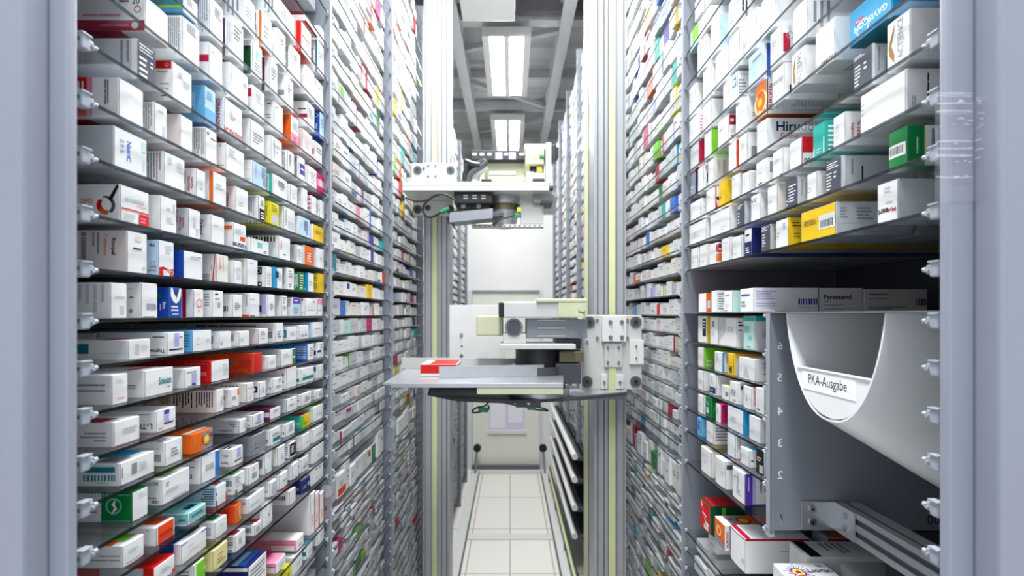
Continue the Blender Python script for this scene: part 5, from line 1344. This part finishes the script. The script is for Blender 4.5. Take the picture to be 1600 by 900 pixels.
# gripper table: a long shallow tray reaching to the left rack
def tray(m):
    z = at(0, 599, 1.45).z
    near0, near1 = at(612, 599, 1.45), at(862, 612, 1.45)
    a = Vector((at(611, 599, 1.55).x, 1.45, z)); b = Vector((at(880, 599, 1.45).x, 1.45, z))
    c = Vector((at(880, 565, 1.80).x, 1.79, z)); d_ = Vector((at(640, 565, 1.9).x, 1.83, z))
    m.prism([(a.x, a.y), (b.x, b.y), (c.x, c.y), (d_.x, d_.y)], (0, 0, z - .006), (1, 0, 0), (0, 1, 0), (0, 0, 1), .006, M_ALU)
part('gripper_table', lp, tray)
zt = at(0, 599, 1.45).z
def rail_back(m):
    a = Vector((at(630, 560, 1.86).x, 1.835, 0)); b = Vector((at(880, 560, 1.80).x, 1.80, 0))
    m.prism([(a.x, a.y), (b.x, b.y), (b.x, b.y + .006), (a.x, a.y + .006)], (0, 0, zt), (1, 0, 0), (0, 1, 0), (0, 0, 1), .045, M_MACH)
part('table_fence', lp, rail_back)
def finger(m):
    a = Vector((at(690, 580, 1.62).x, 1.56, 0)); b = Vector((at(850, 570, 1.62).x, 1.62, 0))
    m.prism([(a.x, a.y), (b.x, b.y), (b.x, b.y + .012), (a.x, a.y + .008)], (0, 0, zt + .0005), (1, 0, 0), (0, 1, 0), (0, 0, 1), .040, M_ALU)
part('gripper_jaw', lp, finger)
def front_rail(m):
    a = at(611, 601, 1.445); b = at(880, 601, 1.445)
    m.box(a.x, b.x, 1.436, 1.449, zt - .012, zt + .002, M_ALU, bev=.002)
    m.box(at(745, 600, 1.44).x, b.x, 1.438, 1.60, zt - .034, zt - .0125, M_CREAM, bev=.003)
part('table_front_rail', lp, front_rail)
def under(m):
    a = at(664, 611, 1.50); b = at(845, 611, 1.50)
    m.box(a.x, b.x, 1.56, 1.78, zt - .055, zt - .0345, M_BLACK, bev=.006)
part('drive_tray', lp, under)
part('side_panel', lp, lambda m: pbox(m, 702.5, 790, 476.5, 566, 2.02, 2.032, M_MACHW, .001))
for y in (523, 555.5): bolt(lp, 721, y, 2.02, .006)
part('screw_hole', lp, lambda m: m.cyl(at(721.5, 541, 2.0195), at(721.5, 541, 2.0195) + Vector((0, -.0008, 0)), .004, pm('k'), n=12))
def loop(m, pts, D, r):
    m.tube([at(x, y, D) for x, y in pts], r, M_BLACK)
sn = part('sensor_cable', lp, lambda m: loop(m, [(763, 628), (758, 634), (745, 637), (738, 642), (741, 645), (752, 643), (763, 640), (763, 633)], 1.62, .0032))
part('connector', sn, lambda m: pbox(m, 747, 763, 637.5, 644.5, 1.617, 1.628, M_GREENC, .002))
sn = part('sensor_cable', lp, lambda m: loop(m, [(775, 626), (785, 629), (800, 632), (822, 636), (838, 636), (852, 639), (856, 642), (848, 641), (835, 640)], 1.62, .0028))
part('connector', sn, lambda m: pbox(m, 824, 838, 635.5, 641, 1.617, 1.628, M_GREENC, .002))
part('sensor_bracket', lp, lambda m: (pbox(m, 806, 845, 624, 637, 1.60, 1.63, M_DGREY, .002), m.cyl(at(826, 630, 1.60), at(826, 630, 1.595), .006, M_SCREW, n=14)))
# carton riding on the gripper table
c0 = at(662, 585, 1.66); c1 = at(716, 585, 1.66)
rb = MB()
rb.box(c0.x, c1.x, 1.60, 1.75, zt + .0008, zt + .044, pm('w'), bev=.001)
rb.box(c0.x - .0003, c1.x + .0003, 1.5996, 1.6002, zt + .012, zt + .0435, pm('r'))
rb.box(c0.x + .03, c1.x - .002, 1.602, 1.748, zt + .0441, zt + .0444, pm('r'))
tag(rb.build('medicine_carton', origin=((c0.x + c1.x) / 2, 1.675, zt)), 'white carton with red faces lying on the lower gripper table', 'carton')

# ------------------------------------------------------------------ upper picking robot (on the far mast)
D2 = 2.66
at_plain = at
def at(x, y, D): return at_plain(x, y, D * .905)
up = thing('picking_robot', 'upper picking robot with grey turntable and black cabling, below the ceiling lamps', 'robot', at(745, 300, 2.6), 'picking robots in the aisle')
cp = part('carriage_plate', up, lambda m: pbox(m, 643, 713, 255, 286, D2, D2 + .03, M_MACH, .004))
for x in (652.5, 704): roller(cp, x, 266, D2 - .001)
part('clamp_block', up, lambda m: pbox(m, 664, 697, 254, 282.5, D2 - .025, D2 - .0005, M_MACHW, .003))
for x in (669, 680.5):
    for y in (259, 275.5): bolt(up, x, y, D2 - .025, .006)
for x in (662, 693): bolt(up, x, 263, D2 - .0, .006)
cl = part('lower_carriage_plate', up, lambda m: pbox(m, 645, 708, 302, 336, D2, D2 + .03, M_MACHW, .004))
for x in (652.5, 703): roller(cl, x, 327.5, D2 - .001, .022)
roller(cl, 668.5, 325, D2 - .001, .015)
part('slot_cover', up, lambda m: (pbox(m, 645, 671, 300, 306.5, D2 - .004, D2 - .0005, M_BLACK, .001), pbox(m, 643, 706, 308, 314, D2 - .004, D2 - .0005, M_CREAM, .001)))
def platform(m):
    z = at(0, 291, 2.45).z
    prof = [at(629, 291, 2.45), at(857, 291, 2.45), at(871, 291, 2.62), at(866, 291, 3.05), at(712, 291, 3.05), at(712, 291, 2.655), at(640, 291, 2.655)]
    m.prism([(p.x, p.y) for p in prof], (0, 0, z - .022), (1, 0, 0), (0, 1, 0), (0, 0, 1), .022, M_MACHW)
part('platform', up, platform)
part('platform_edge', up, lambda m: (pbox(m, 629, 858, 284, 290.5, 2.44, 2.449, M_MACH, .001), pbox(m, 629, 858, 291, 297.5, 2.437, 2.449, M_MACHW, .002)))
part('edge_cap', up, lambda m: pbox(m, 858, 865, 290, 294.5, 2.44, 2.60, M_DGREY, .002))
vm = part('valve_block', up, lambda m: (pbox(m, 709, 770, 298.5, 318, 2.47, 2.66, M_BLACK, .006), pbox(m, 714, 766, 318, 326, 2.50, 2.62, M_BLACK, .005)))
for x in (724, 738, 752):
    for y in (304.5, 309): part('valve_tab', vm, lambda m: pbox(m, x, x + 7, y, y + 1.8, 2.466, 2.4695, M_MACH, .0006))
for x in (724, 748): part('valve_fitting', vm, lambda m: m.cyl(at(x, 322, 2.495), at(x, 322, 2.50), .012, M_GREY, n=16))
def gear(m):
    c = at(788, 310, 2.62)
    zt_, = (at(0, 298, 2.5).z,)
    m.cyl((c.x, c.y, zt_ - .052), (c.x, c.y, zt_), .085, M_ALU, n=36)
    m.cyl((c.x, c.y, zt_ - .085), (c.x, c.y, zt_ - .052), .083, M_BRONZE, n=36)
    m.cyl((c.x, c.y, zt_ - .165), (c.x, c.y, zt_ - .085), .060, M_ALU, r1=.078, n=36)
part('turntable', up, gear)
def arm(m):
    a0, a1, b0, b1 = at(703, 332, 2.42), at(702, 347.5, 2.42), at(770, 325.5, 2.42), at(770, 340.5, 2.42)
    m.prism([(a0.x, a0.z), (a1.x, a1.z), (b1.x, b1.z), (b0.x, b0.z)], (0, a0.y, 0), (1, 0, 0), (0, 0, 1), (0, 1, 0), .10, M_GREY)
    m.box(at(702, 0, 2.42).x, at(770, 0, 2.42).x, a0.y + .101, a0.y + .106, at(0, 330, 2.5).z, at(0, 327, 2.5).z, M_DGREY)
part('swing_arm', up, arm)
part('service_box', up, lambda m: pbox(m, 813, 849.5, 313.5, 350, 2.53, 2.57, M_MACH, .003))
lt = part('light_tray', up, lambda m: pbox(m, 737, 850, 350.5, 354.5, 2.52, 2.57, M_MACHW, .001))
for i in range(14): part('tray_pin', lt, lambda m: pbox(m, 741 + i * 7.8, 743 + i * 7.8, 351.5, 353.3, 2.517, 2.5195, M_ALUD))
part('arm_bracket', up, lambda m: (pbox(m, 833, 848, 306, 317, 2.50, 2.56, M_GREY, .002), pbox(m, 845, 864, 312, 317.5, 2.48, 2.60, M_DGREY, .003)))
part('gripper_body', up, lambda m: (pbox(m, 757, 823, 250, 282.5, 2.72, 2.92, M_CREAM, .004), pbox(m, 764, 806, 266.5, 273.5, 2.712, 2.7195, M_MACHW, .002), pbox(m, 762, 823, 275, 283, 2.70, 2.7195, M_CREAM, .003)))
cc_ = part('cable_chain', up, lambda m: pbox(m, 736, 821, 234.5, 250, 2.66, 2.74, M_BLACK, .003))
for x in (738, 749.5, 761.5, 774, 787, 799, 811.5): part('chain_tab', cc_, lambda m: pbox(m, x, x + 7, 239, 243, 2.6575, 2.6595, M_MACH, .0005))
for x in (774, 795): part('chain_cover', cc_, lambda m: pbox(m, x, x + 11, 238, 249, 2.6565, 2.6574, pm('a'), .0005))
hb = part('head_box', up, lambda m: (pbox(m, 819.5, 852, 224.5, 233, 2.56, 2.72, M_MACHW, .003), pbox(m, 821, 850, 233.3, 256, 2.56, 2.72, M_CREAM, .003)))
part('box_dial', hb, lambda m: m.cyl(at(835.5, 247, 2.56), at(835.5, 247, 2.557), .014, M_CREAM, n=22))
part('connector', hb, lambda m: pbox(m, 843, 851, 241.5, 246, 2.548, 2.5595, M_GREENC, .002))
part('end_plate', up, lambda m: pbox(m, 853, 861.5, 222.5, 286, 2.54, 2.60, M_MACHW, .002))
part('plug', up, lambda m: (pbox(m, 862, 869, 226, 248.5, 2.55, 2.62, M_BLACK, .004), pbox(m, 869, 873, 229.5, 245.5, 2.56, 2.62, M_BLACK, .004)))
part('pneumatic_unit', up, lambda m: (pbox(m, 828, 838, 260, 268, 2.60, 2.66, M_BLACK, .002), pbox(m, 840, 847, 259, 269, 2.58, 2.62, M_YELC, .003), pbox(m, 822, 834, 268, 276, 2.57, 2.62, M_MACHW, .003),
                                      pbox(m, 832, 851, 286 - 7, 291, 2.47, 2.56, M_BLACK, .003), pbox(m, 833, 850, 270, 279, 2.52, 2.56, M_MACH, .003), pbox(m, 843, 850, 256, 280, 2.60, 2.63, M_GREY, .002)))
def hoses(m):
    m.tube([at(x, y, 2.60) for x, y in ((727, 283), (728, 270), (736, 260), (748, 256), (758, 252))], .017, M_BLACK, 10)
    m.tube([at(x, y, 2.58) for x, y in ((732, 283), (735, 272), (744, 265), (755, 258), (761, 252))], .015, M_DGREY, 10)
    m.tube([at(x, y, 2.57) for x, y in ((726, 251), (732, 254), (741, 257), (750, 258))], .014, M_BLACK, 10)
    m.box(*sorted((at(724, 0, 2.62).x, at(736, 0, 2.62).x)), at(0, 0, 2.62).y, at(0, 0, 2.68).y, at(0, 262, 2.62).z, at(0, 248, 2.62).z, M_BLACK, .004)
part('hose_bundle', up, hoses)
part('white_duct', up, lambda m: (m.tube([at(x, y, 2.66) for x, y in ((742, 283), (744, 272), (752, 264), (758, 258))], .026, M_MACHW, 12),))
part('foot_block', up, lambda m: pbox(m, 752, 768, 279.5, 283.5, 2.60, 2.68, M_BLACK, .002))
def cables(m):
    for pts, r in (([(634, 309), (645, 313), (655, 314.5), (668, 312), (680, 305), (695, 304), (704, 308), (712, 313)], .005),
                   ([(690, 303), (676, 308), (664, 318), (661, 329), (668, 338), (678, 338), (690, 331)], .0055),
                   ([(701, 340), (702, 346), (703, 349)], .007), ([(708, 349), (709, 354), (712, 358)], .004)):
        m.tube([at(x, y, 2.43) for x, y in pts], r, M_BLACK)
    m.cyl(at(629.5, 305, 2.43), at(629.5, 314, 2.43), .008, M_BLACK, n=12)
cbx = part('cable_loop', up, cables)
part('connector', cbx, lambda m: m.cyl(at(689, 332, 2.43), at(702, 325.5, 2.43), .011, M_GREENC, n=14))
sc_ = part('sensor_cable', up, lambda m: m.tube([at(x, y, 2.40) for x, y in ((803, 336), (795, 339), (784, 342), (776, 345), (770, 352))], .004, M_BLACK))
part('connector', sc_, lambda m: (pbox(m, 804, 813, 333, 339, 2.40, 2.42, M_GREENC, .002), pbox(m, 808, 814, 324, 331, 2.40, 2.42, M_YELC, .002), pbox(m, 810, 814, 331, 339.5, 2.42, 2.44, M_BLACK, .001)))
part('clamp_assembly', up, lambda m: (pbox(m, 764, 786, 331, 338, 2.44, 2.50, M_DGREY, .003), pbox(m, 772, 781, 336, 341.5, 2.42, 2.46, M_BLACK, .002)))

at = at_plain
# ------------------------------------------------------------------ the room
END = 6.05
def tile_material():
    m = bpy.data.materials.new('pale_floor_tiles'); m.use_nodes = True
    nt = m.node_tree; b = nt.nodes['Principled BSDF']
    b.inputs['Roughness'].default_value = .22
    tc = nt.nodes.new('ShaderNodeTexCoord')
    mp = nt.nodes.new('ShaderNodeMapping'); mp.inputs['Location'].default_value = (.0, .13, 0)
    br = nt.nodes.new('ShaderNodeTexBrick')
    br.offset = 0; br.inputs['Scale'].default_value = 1
    br.inputs['Brick Width'].default_value = .36; br.inputs['Row Height'].default_value = .75
    br.inputs['Mortar Size'].default_value = .006
    br.inputs['Color1'].default_value = hexc('f1efe8'); br.inputs['Color2'].default_value = hexc('eeebe4'); br.inputs['Mortar'].default_value = hexc('b4b2aa')
    nt.links.new(tc.outputs['Object'], mp.inputs['Vector']); nt.links.new(mp.outputs['Vector'], br.inputs['Vector'])
    nt.links.new(br.outputs['Color'], b.inputs['Base Color'])
    return m
M_FLOOR = tile_material()
M_WALL = mat('white_wall_paint', 'e9eae8', .6, 0, .02, 3)
M_CEIL = mat('pale_roof_sheet', 'e0e4e6', .55, 0, .05, 3)
M_BEAM = mat('grey_roof_beam', 'd0d4d7', .45, .1, .04, 6)
M_BEAMD = mat('dark_roof_purlin', '5c5a62', .5, 0, .05, 6)
M_DOOR = mat('cream_door_paint', 'e6e7dc', .45, 0, .02, 4)
RX = 2.3
def slab(name, *a, m=None):
    b = MB(); b.box(*a, m); o = b.build(name); return struct(o)
slab('floor', -RX, RX, -1.2, 9.2, FLOOR - .05, FLOOR, m=M_FLOOR)
slab('wall_left', -RX - .05, -RX, -1.2, 9.2, FLOOR, CEIL + .3, m=M_WALL)
slab('wall_right', RX, RX + .05, -1.2, 9.2, FLOOR, CEIL + .3, m=M_WALL)
slab('wall_back', -RX, RX, 9.2, 9.25, FLOOR, CEIL + .3, m=M_WALL)
# roof: trapezoidal sheet
b = MB()
y = -1.2; prof = []
while y < 9.2:
    prof += [(y, CEIL), (y + .16, CEIL), (y + .19, CEIL + .035), (y + .27, CEIL + .035)]
    y += .30
vs = [(-RX, p[0], p[1]) for p in prof] + [(RX, p[0], p[1]) for p in prof]
n = len(prof)
b.add(vs, [(i, i + 1, n + i + 1, n + i) for i in range(n - 1)], M_CEIL)
b.box(-RX, RX, -1.2, 9.2, CEIL + .06, CEIL + .09, M_CEIL)
struct(b.build('ceiling'))
# running rails of the robots and roof framing
k = 0
for xx in (-.475, .475):
    k += 1
    b = MB()
    b.box(xx - .05, xx + .05, .8, 7.8, CEIL - .24, CEIL - .20, M_BEAM); b.box(xx - .012, xx + .012, .8, 7.8, CEIL - .20, CEIL - .06, M_BEAM); b.box(xx - .05, xx + .05, .8, 7.8, CEIL - .07, CEIL - .045, M_BEAM)
    struct(b.build(f'trim_{k}'))
for yy, m_, hh, th in ((3.75, M_BEAMD, .10, .05), (3.86, M_BEAM, .10, .10), (5.62, M_BEAM, .07, .06), (4.9, M_BEAM, .05, .05), (7.6, M_BEAM, .1, .08), (6.6, M_BEAM, .06, .05)):
    k += 1
    b = MB(); b.box(-RX, RX, yy, yy + th, CEIL - .04 - hh, CEIL - .005, m_); struct(b.build(f'trim_{k}'))
for (xa, ya), (xb, yb) in (((-.45, 4.35), (.45, 4.05)), ((-.45, 4.95), (.45, 5.55)), ((-.45, 6.3), (.45, 5.9)), ((-.45, 3.45), (.45, 3.0))):
    k += 1
    b = MB()
    d = Vector((xb - xa, yb - ya, 0)).normalized(); w = Vector((-d.y, d.x, 0)) * .022
    a_, b_ = Vector((xa, ya, CEIL - .13)), Vector((xb, yb, CEIL - .13))
    b.add([a_ - w, a_ + w, b_ + w, b_ - w] + [v + Vector((0, 0, .05)) for v in (a_ - w, a_ + w, b_ + w, b_ - w)], [(0, 3, 2, 1), (4, 5, 6, 7), (0, 1, 5, 4), (1, 2, 6, 5), (2, 3, 7, 6), (3, 0, 4, 7)], M_BEAM)
    struct(b.build(f'trim_{k}'))
# housing above the aisle
hs = MB()
a_ = at(712, 14, 3.05); b_ = at(856, 0, 3.05)
hs.box(a_.x, b_.x - .22, 3.05, 3.5, CEIL - .39, CEIL - .14, M_MACHW, bev=.01)
hs.box(a_.x + .03, a_.x + .12, 3.045, 3.0495, CEIL - .37, CEIL - .2, M_GREY)
for q in (3.1, 3.42): hs.box(a_.x + .1, a_.x + .13, q, q + .02, CEIL - .145, CEIL - .001, M_GREY)
hso = tag(hs.build('ceiling_housing', origin=((a_.x + b_.x) / 2, 3.3, CEIL - .14)), 'white equipment housing hung under the roof above the first lamp', 'housing')

# ceiling lamps
M_TUBE = emat('lit_lamp_diffuser', 'ffffff', 48)
def lamp(y0, y1, label):
    t = thing('ceiling_lamp', label, 'lamp', (-.03, (y0 + y1) / 2, CEIL - .05), 'ceiling lamps above the aisle')
    w = .213; z = CEIL - .265
    h = MB()
    h.box(-.03 - w, -.03 + w, y0, y1, z, z + .05, M_MACHW, bev=.006)
    h.box(-.03 - w, -.03 + w, y0 - .001, y0 + .02, z - .03, z + .05, M_MACH, bev=.004)
    h.box(-.03 - w, -.03 - w + .062, y0, y1, z - .02, z, M_MACHW); h.box(-.03 + w - .062, -.03 + w, y0, y1, z - .02, z, M_MACHW); h.box(-.055, -.005, y0, y1, z - .02, z, M_MACHW)
    for yy in (y0 + .2, y1 - .2): h.box(-.035, -.025, yy, yy + .01, z + .05, CEIL - .001, M_GREY)
    h.build('lamp_housing', t)
    for s in (-1, 1):
        d = MB(); c = -.03 + s * .086
        d.box(c - .060, c + .060, y0 + .05, y1 - .02, z - .012, z - .001, M_TUBE, bev=.004)
        d.build('lamp_diffuser', t)
lamp(3.83, 4.93, 'twin-panel ceiling lamp, the nearer and larger of the two in view')
lamp(5.50, 6.62, 'twin-panel ceiling lamp further back, just above the upper picking robot')
for yy in (2.7, 1.0, -.6):
    L = bpy.data.lights.new('ceiling_lamp_light', 'AREA'); L.shape = 'RECTANGLE'; L.size = .40; L.size_y = 1.25
    L.energy = 92 if yy > 0 else 75
    L.color = (.97, .985, 1)
    o = bpy.data.objects.new('ceiling_lamp_light', L); COL.objects.link(o); o.location = (-.03, yy, CEIL - .27)

# end of the aisle: partition with door
xa_, xb_ = (732 - VX) * END / FPX, (846 - VX) * END / FPX
b = MB()
zt0 = at(0, 258, END).z
dl, dr = (738 - VX) * END / FPX, (843 - VX) * END / FPX
dtop = at(0, 457, END).z
b.box(-1.0, dl, END, END + .05, FLOOR, zt0, M_WALL); b.box(dr, 1.0, END, END + .05, FLOOR, zt0, M_WALL); b.box(dl, dr, END, END + .05, dtop, zt0, M_WALL)
struct(b.build('wall_end'))
b = MB()
b.box(dl + .004, dr - .004, END + .012, END + .045, FLOOR + .06, dtop - .004, M_DOOR, bev=.003)
do = struct(b.build('door_1'))
b = MB()
for x0, x1, z0, z1 in ((dl - .05, dl, FLOOR, dtop + .03), (dr, dr + .05, FLOOR, dtop + .03)): b.box(x0, x1, END - .02, END - .0005, z0, z1, M_MACHW)
b.box(dl, dr, END - .02, END - .0005, dtop, dtop + .03, M_GREY)
b.build('door_frame', do)
b = MB()
pa, pb = at(764, 672, END), at(820, 630, END)
b.box(pa.x, pb.x, END + .004, END + .011, pa.z, pb.z, mat('notice_board', 'd6d3ea', .5)); b.box(pa.x + .02, (pa.x + pb.x) / 2 - .02, END + .002, END + .0035, pa.z + .03, pb.z, mat('pale_notice', 'eceaf4', .5)); b.box((pa.x + pb.x) / 2 + .02, pb.x - .03, END + .002, END + .0035, pa.z + .1, pb.z, mat('pale_notice', 'eceaf4', .5))
b.build('door_window', do)
b = MB(); b.box(pa.x - .03, pb.x + .03, END - .02, END + .011, pa.z - .05, pa.z - .0005, M_MACHW, bev=.004); b.build('window_sill', do)
b = MB(); b.box(dl, dr, END - .10, END - .04, FLOOR + .001, FLOOR + .075, M_ALUD, bev=.004); b.box(dl, dr, END - .18, END - .1005, FLOOR + .001, FLOOR + .03, M_MACHW, bev=.003)
tag(b.build('threshold_beam', origin=((dl + dr) / 2, END - .1, FLOOR)), 'dark grey cross beam on the floor in front of the far door', 'beam')
for s, lab in ((-1, 'left'), (1, 'right')):
    b = MB()
    x = s * .455
    b.box(x - .045, x + .045, 1.3, END - .2, FLOOR + .001, FLOOR + .035, M_MACHW, bev=.004)
    b.box(x - s * .052 - .004, x - s * .052 + .004, 1.3, END - .2, FLOOR + .001, FLOOR + .05, M_ALUD)
    ro = tag(b.build('floor_rail', origin=(x, 3.5, FLOOR)), f'metal running rail on the floor along the {lab} rack', 'rail', 'running rails on the floor')
    b = MB(); c = Vector((x - s * .03, END - .25, FLOOR + .36)); b.cyl(c + Vector((0, -.02, 0)), c + Vector((0, .02, 0)), .05, M_BLACK, n=24); b.cyl(c + Vector((0, .0, 0)), c + Vector((s * .03, 0, -.35)), .014, M_GREY, n=12)
    b.build('end_buffer', ro)
for yy in (3.05, 4.15):
    b = MB(); b.box(-.40, .40, yy, yy + .10, FLOOR + .0005, FLOOR + .012, M_MACHW, bev=.003)
    tag(b.build('floor_strip', origin=(0, yy, FLOOR)), 'white cross strip on the floor tiles, ' + ('nearer of the two' if yy < 4 else 'further of the two'), 'strip')

# conveyor trays at the foot of the right rack
i = 0
for z, y0, y1, nm in ((-1.12, 3.5, 5.5, 'topmost'), (-1.30, 3.5, 5.5, 'second from top'), (-1.52, 3.5, 5.5, 'third from top'), (-1.74, 3.5, 5.5, 'lowest')):
    t = thing('conveyor_tray', f'dark conveyor tray with white front tube under the right rack, {nm}', 'conveyor', (.72, 4.5, z), 'conveyor trays under the right rack')
    b = MB(); b.box(.53, .91, y0, y1, z - .03, z - .004, M_DGREY, bev=.004); b.build('belt_bed', t)
    for q in range(4):
        ya = y0 + .05 + q * .5
        b = MB(); b.box(.56, .90, ya, ya + .40, z - .0035, z + .004, M_BLACK, bev=.002); b.build('rubber_mat', t)
    b = MB(); b.cyl((.505, y0, z), (.505, y1, z), .024, M_MACHW, n=18); b.build('front_tube', t)
    for ya in (y0 + .02, (y0 + y1) / 2, y1 - .02):
        b = MB(); b.box(.50, .54, ya - .012, ya + .012, z - .028, z - .006, M_GREY); b.build('tube_bracket', t)
b = MB(); b.cyl((.478, 2.2, FLOOR + .16), (.478, 5.6, FLOOR + .16), .012, M_BELT, n=12); b.box(.488, .50, 2.2, 5.6, FLOOR + .1, FLOOR + .2, mat('dark_green_rail', '1c3b30', .5))
for q in range(5): b.box(.47, .50, 2.3 + q * .8, 2.33 + q * .8, FLOOR + .001, FLOOR + .15, M_GREY)
tag(b.build('cable_rail', origin=(.485, 3.9, FLOOR)), 'dark green low rail with pale strip at the foot of the right rack', 'rail')

# ------------------------------------------------------------------ the opening the picture is taken through
for s, nm in ((-1, 'wall_front_left'), (1, 'wall_front_right')):
    e1 = .4870 if s < 0 else .4834           # inner edge of the opening
    e2 = .5064 if s < 0 else .5092           # stepped outer frame
    b = MB()
    def bx(x0, x1, *a, **kw):
        x0, x1 = sorted((s * x0, s * x1)); b.box(x0, x1, *a, **kw)
    bx(e1, e1 + .03, .4935, .505, FLOOR, CEIL - .3, M_JAMB, bev=.003)
    bx(e2, 1.6, .465, .493, FLOOR, CEIL - .3, M_JAMB, bev=.004)
    struct(b.build(nm))
tp = MB()
p1 = at(1541, 0, .463)
rr = random.Random(9)
N = 26
za, zb_ = at(0, 142, .468).z, at(0, 306, .468).z
rows = []
for i in range(N + 1):
    z = za + (zb_ - za) * i / N
    rows.append([Vector((x, yy - rr.uniform(0, .0016), z)) for x, yy in ((.4640, .4905), (.4834, .4925), (.494, .4925), (.5060, .4925), (.5082, .4912), (.5082, .4845), (.5082, .478))])
m_ = len(rows[0])
vs = [v for r_ in rows for v in r_]
tp.add(vs, [(i * m_ + j, i * m_ + j + 1, (i + 1) * m_ + j + 1, (i + 1) * m_ + j) for i in range(N) for j in range(m_ - 1)], M_TAPE)
tpo = tag(tp.build('clear_tape', origin=(.5, .468, (za + zb_) / 2)), 'crumpled clear tape stuck across the grey frame beside the top shelf clips', 'tape')

cr = MB()
M_GLINT = mat('tape_crease_glint', 'f4f6fa', .15, 0, .02, 60, coat=.5)  # white threads imitate the sparkle of light along the tape's creases
for i in range(34):
    zc = at(0, rr.choice((146, 149, 150, 158, 163, 176, 187, 195, 212, 213, 224, 231, 243, 244, 252, 275)) + rr.uniform(-2, 2), .49).z
    if i % 3: xa = rr.uniform(.484, .502); xb = xa + rr.uniform(.002, .007); yy = .4905
    else: xa, xb, yy = .466, .506, .4898
    cr.tube([(xa, yy, zc), ((xa + xb) / 2, yy - .0006, zc + rr.uniform(-.0012, .0012)), (xb, yy, zc + rr.uniform(-.001, .001))], rr.uniform(.00012, .0003), M_GLINT, 5)
for i in range(16):
    zc = at(0, rr.choice((150, 158, 176, 186, 196, 214, 232, 244)) + rr.uniform(-3, 3), .48).z
    ya = rr.uniform(.479, .487)
    cr.tube([(.5079, ya, zc), (.5077, ya + .002, zc + rr.uniform(-.001, .001)), (.5079, ya + .004, zc)], .0002, M_GLINT, 5)
cr.build('crease_glint', tpo)

# ------------------------------------------------------------------ light and camera
w = bpy.data.worlds.new('World'); SC.world = w; w.use_nodes = True
bg = w.node_tree.nodes['Background']
bg.inputs['Color'].default_value = (.86, .91, 1.0, 1)
bg.inputs['Strength'].default_value = .95

cam = bpy.data.cameras.new('Camera')
cam.sensor_width = 36; cam.lens = FPX / 1600 * 36
cam.shift_x = (800 - VX) / 1600; cam.shift_y = (VY - 450) / 1600
cam.clip_start = .02; cam.clip_end = 60
cam.dof.use_dof = True; cam.dof.focus_distance = 1.0
cam.dof.aperture_fstop = cam.lens / 4.5
co = bpy.data.objects.new('Camera', cam); COL.objects.link(co)
co.rotation_euler = (PI / 2, 0, 0)
SC.camera = co
SC.view_settings.view_transform = 'Standard'; SC.view_settings.look = 'None'
SC.view_settings.gamma = 1; SC.view_settings.use_curve_mapping = False
SC.view_settings.exposure = 0.0
cy = SC.cycles
cy.max_bounces = 10; cy.diffuse_bounces = 5; cy.glossy_bounces = 4; cy.transparent_max_bounces = 40; cy.transmission_bounces = 8
cy.caustics_reflective = False; cy.caustics_refractive = False
cy.sample_clamp_indirect = 8
cy.use_denoising = True
